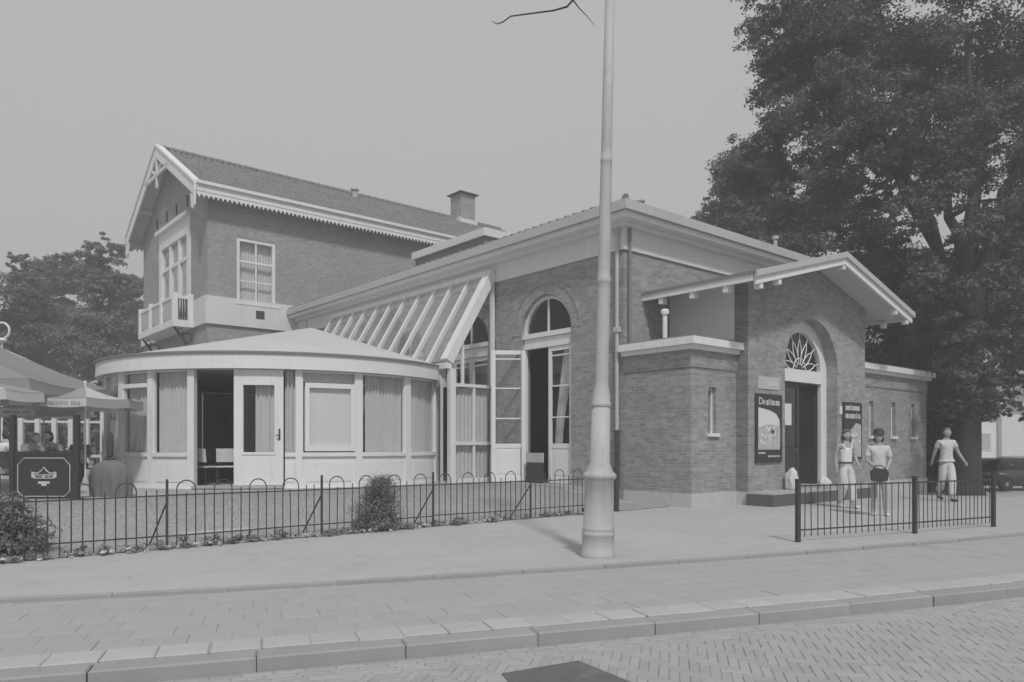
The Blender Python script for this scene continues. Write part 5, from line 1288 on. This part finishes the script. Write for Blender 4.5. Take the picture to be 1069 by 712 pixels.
# 2 woman in hat with a dark bag held in front, shorts
t, J, M = person(gnd(917, 538), R(-12), dict(STAND, er=(-.23,-.01,1.16), wr=(-.13,-.24,1.03), el=(.23,.01,1.15), wl=(.10,-.25,.98), kr=(-.10,-.06,.51), ar=(-.10,.04,.09), tr=(-.11,-.14,.03), kl=(.11,-.06,.50), al=(.12,-.06,.09), tl=(.13,-.24,.03)),
      'woman in dark hat, light jacket and white shorts carrying a dark bag', 'cloth_pale', 'cloth_white', 'hair_dark', 1.64, sleeve=.85, shorts=True, shoe='cloth_white', hairlen=.1, headyaw=R(-15), vol=1.12)
hat = MB().lathe([(.145, 0), (.15, .008), (.108, .02), (.105, .06), (.09, .10), (.055, .125), (.02, .132)], 20); hat.v = [tuple(M @ Vector((x, y+.01, z+.06))) for x, y, z in hat.v]
part('hat', hat, 'hair_dark', t, smooth=True)
hb = thing('hand_bag', gnd(917, 538), 'dark rounded bag held in front of the woman in the hat', 'bag', rz=R(-12)); ORG[hb.name] = Vector((0,0,0))
bgm = MB(); bgm.prism([(-.20, -.36, .70), (-.22, -.36, .86), (-.16, -.36, .93), (.05, -.36, .93), (.10, -.36, .86), (.08, -.36, .70), (-.06, -.36, .66)], (0, .11, 0)); part('body', bgm, 'hair_dark', hb)
part('strap', MB().tube([(-.17, -.30, .92), (-.13, -.27, .985), (-.02, -.28, .995), (.06, -.30, .92)], .012, 6), 'hair_dark', hb)
# 3 man striding in short-sleeved shirt
t, J, M = person(gnd(988, 523), R(4), dict(STAND, el=(.31,.03,1.18), wl=(.41,-.05,.97), er=(-.22,.12,1.17), wr=(-.20,.24,.97), kr=(-.06,.04,.50), ar=(-.05,.24,.16), tr=(-.05,.10,.04), kl=(.05,-.14,.51), al=(.02,-.17,.09), tl=(.02,-.35,.03)),
      'man in short sleeved pale patterned shirt and light trousers striding right of the hall', 'cloth_print', 'cloth_pale', 'hair_fair', 1.80, sleeve=.62, shoe='cloth_dark', hairlen=.0)
# people on the terrace
def seat(px_, D_): return tz(px_, 500, D_)
person(seat(3, 14.9), R(150), SIT, 'person in white shirt seated at the left edge of the terrace', 'cloth_white', 'cloth_pale', 'hair_dark', 1.75, sleeve=.5, shoe='cloth_white')
person(seat(26, 16.4), R(70), dict(SIT, chest=(0,-.16,.90), neck=(0,-.26,1.03), skull=(0,-.33,1.11), sr=(-.18,-.2,1.0), sl=(.18,-.2,1.0), er=(-.24,-.34,.80), wr=(-.12,-.52,.80), el=(.24,-.34,.80), wl=(.12,-.52,.80)), 'person in white shirt leaning over the table behind the board', 'cloth_white', 'cloth_mid', 'hair_fair', 1.75, sleeve=.6)
person(seat(64, 16.9), R(-35), dict(SIT, chest=(0,-.12,.91), neck=(0,-.2,1.06), skull=(0,-.26,1.15), sr=(-.18,-.15,1.02), sl=(.18,-.15,1.02)), 'person in grey shirt with dark hair seated behind the table', 'cloth_mid', 'cloth_dark', 'hair_dark', 1.75, sleeve=.8)
person(seat(84, 18.6), R(10), SIT, 'person in dark clothes seated beside the parasol pole', 'cover', 'cloth_dark', 'hair_dark', 1.70, sleeve=.9)

# ================================================================ PARKED CARS and the far house
def car(p, rz_, label, paint, group):
    t = thing('parked_car', p, label, 'car', group, rz=rz_)
    W = .80
    prof = [(-2.05,.28),(-2.08,.62),(-1.98,.86),(-1.30,.90),(1.0,.88),(1.75,.80),(2.05,.62),(2.08,.30),(1.75,.22),(-1.75,.22)]
    bm = bmesh.new()
    def ext(pr, w0, w1fun):
        L_ = [bm.verts.new((x, -w1fun(z), z)) for x, z in pr]; R_ = [bm.verts.new((x, w1fun(z), z)) for x, z in pr]; n_ = len(pr)
        bm.faces.new(L_); bm.faces.new(list(reversed(R_)))
        for i in range(n_): bm.faces.new((L_[i], R_[i], R_[(i+1)%n_], L_[(i+1)%n_]))
    ext(prof, W, lambda z: W-.06*abs(z-.55))
    cab = [(-1.80,.885),(-1.32,1.30),(-1.1,1.36),(.05,1.36),(.25,1.32),(1.0,.885)]
    ext(cab, W, lambda z: W-.05-.30*(z-.88)*.7)
    bmesh.ops.recalc_face_normals(bm, faces=bm.faces); bmesh.ops.bevel(bm, geom=list(bm.edges), offset=.03, segments=2, affect='EDGES')
    me = bpy.data.meshes.new('body'); bm.to_mesh(me); bm.free(); me.materials.append(MATS[paint])
    for q_ in me.polygons: q_.use_smooth = True
    o_ = link(bpy.data.objects.new('body', me)); o_.parent = t
    wz = lambda z: W-.05-.21*(z-.88)+.004
    for s in (-1, 1):
        for pts in ([(-1.55,.95),(-1.22,1.27),(-.62,1.29),(-.62,.95)], [(-.54,.95),(-.54,1.29),(.0,1.29),(.2,1.25),(.72,.95)]):
            part('side_window', MB().poly([(x, s*wz(z), z) for x, z in pts]), 'glass_car', t)
        for x in (-1.3, 1.3):
            c_ = MB(); c_.lathe([(.20,-.09),(.30,-.09),(.31,-.05),(.31,.05),(.30,.09),(.20,.09)], 20); c_.v = [(x+a_, s*(W-.10)+z, .30+b_) for a_, b_, z in c_.v]; w_ = part('wheel', c_, 'rubber', t)
            c_ = MB(); c_.lathe([(.04,-.1),(.19,-.07),(.195,.06),(.04,.1)], 14); c_.v = [(x+a_, s*(W-.10)+z, .30+b_) for a_, b_, z in c_.v]; part('rim', c_, 'chrome', w_)
        part('headlight', MB().box(2.0, 2.07, s*.45-.14, s*.45+.14, .58, .72), 'chrome', t); part('tail_light', MB().box(-2.09, -2.04, s*.55-.15, s*.55+.15, .66, .80), 'cloth_mid', t)
    part('windscreen', MB().poly([(.985, -.66, .93), (.985, .66, .93), (.32, .58, 1.325), (.32, -.58, 1.325)]), 'glass_car', t)
    part('rear_window', MB().poly([(-1.80, -.66, .93), (-1.80, .66, .93), (-1.37, .58, 1.30), (-1.37, -.58, 1.30)]), 'glass_car', t)
    part('bumper', MB().box(2.06, 2.14, -.76, .76, .34, .46), 'rubber', t); part('bumper', MB().box(-2.14, -2.06, -.76, .76, .34, .46), 'rubber', t)
    return t
cp = atD(1062, 510, 31.5); cp.z = -.5
car(cp, R(12), 'dark parked car beyond the tree at the right edge', 'car_dark', 'cars parked beyond the tree')
cp = atD(1075, 505, 37); cp.z = -.5
car(cp, R(10), 'pale parked car seen behind the dark parked car', 'car_light', 'cars parked beyond the tree')
hp_ = atD(1062, 480, 58); hp_.z = -.5
fh = thing('far_house', hp_, 'pale house with dark roof behind the parked cars', 'house')
x0, y0 = hp_.x, hp_.y
part('wall', MB().box(x0-1.2, x0+9, y0, y0+8, -.6, 4.6), 'white_old', fh)
part('side_wing', MB().box(x0-3.2, x0-1.21, y0+.5, y0+6, -.6, 3.2), 'stucco', fh)
rf2 = part('roof', MB().add([(x0-1.6, y0-.4, 4.6), (x0+9.4, y0-.4, 4.6), (x0+9.4, y0+8.4, 4.6), (x0-1.6, y0+8.4, 4.6), (x0-1.6, y0+4, 7.4), (x0+9.4, y0+4, 7.4)], [(0,1,5,4), (2,3,4,5), (0,4,3), (1,2,5), (0,3,2,1)]), 'tile', fh)
part('eave_board', MB().box(x0-1.65, x0+9.4, y0-.5, y0-.41, 4.4, 4.65), 'white', rf2)
for x in (x0+1.1, x0+4.2):
    w_ = part('window', MB().box(x-.55, x+.55, y0-.06, y0-.001, .9, 4.2), 'white', fh); part('pane', MB().box(x-.45, x+.45, y0-.08, y0-.061, 1.0, 4.1), 'gutter', w_)
w_ = part('window', MB().box(x0-2.8, x0-1.7, y0+.44, y0+.499, 1.0, 2.4), 'white', fh); part('pane', MB().box(x0-2.7, x0-1.8, y0+.42, y0+.439, 1.1, 2.3), 'gutter', w_)

# ================================================================ HAZE: the milky summer air of the photograph
m = MB().box(-950, 950, -450, 1550, -1.7, 27)
hzo = part('haze', m, 'white', None); hzo.data.materials.clear(); hzo['kind'] = 'stuff'; hzo['label'] = 'thin milky summer haze filling the air'; hzo['category'] = 'haze'
hm_ = bpy.data.materials.new('haze'); hm_.use_nodes = True; hn = hm_.node_tree.nodes; hn.clear()
ho = hn.new('ShaderNodeOutputMaterial'); hv = hn.new('ShaderNodeVolumePrincipled')
hv.inputs['Color'].default_value = (.97, .97, .97, 1); hv.inputs['Density'].default_value = .0055; hv.inputs['Anisotropy'].default_value = .0
hm_.node_tree.links.new(hv.outputs[0], ho.inputs['Volume']); hzo.data.materials.append(hm_)
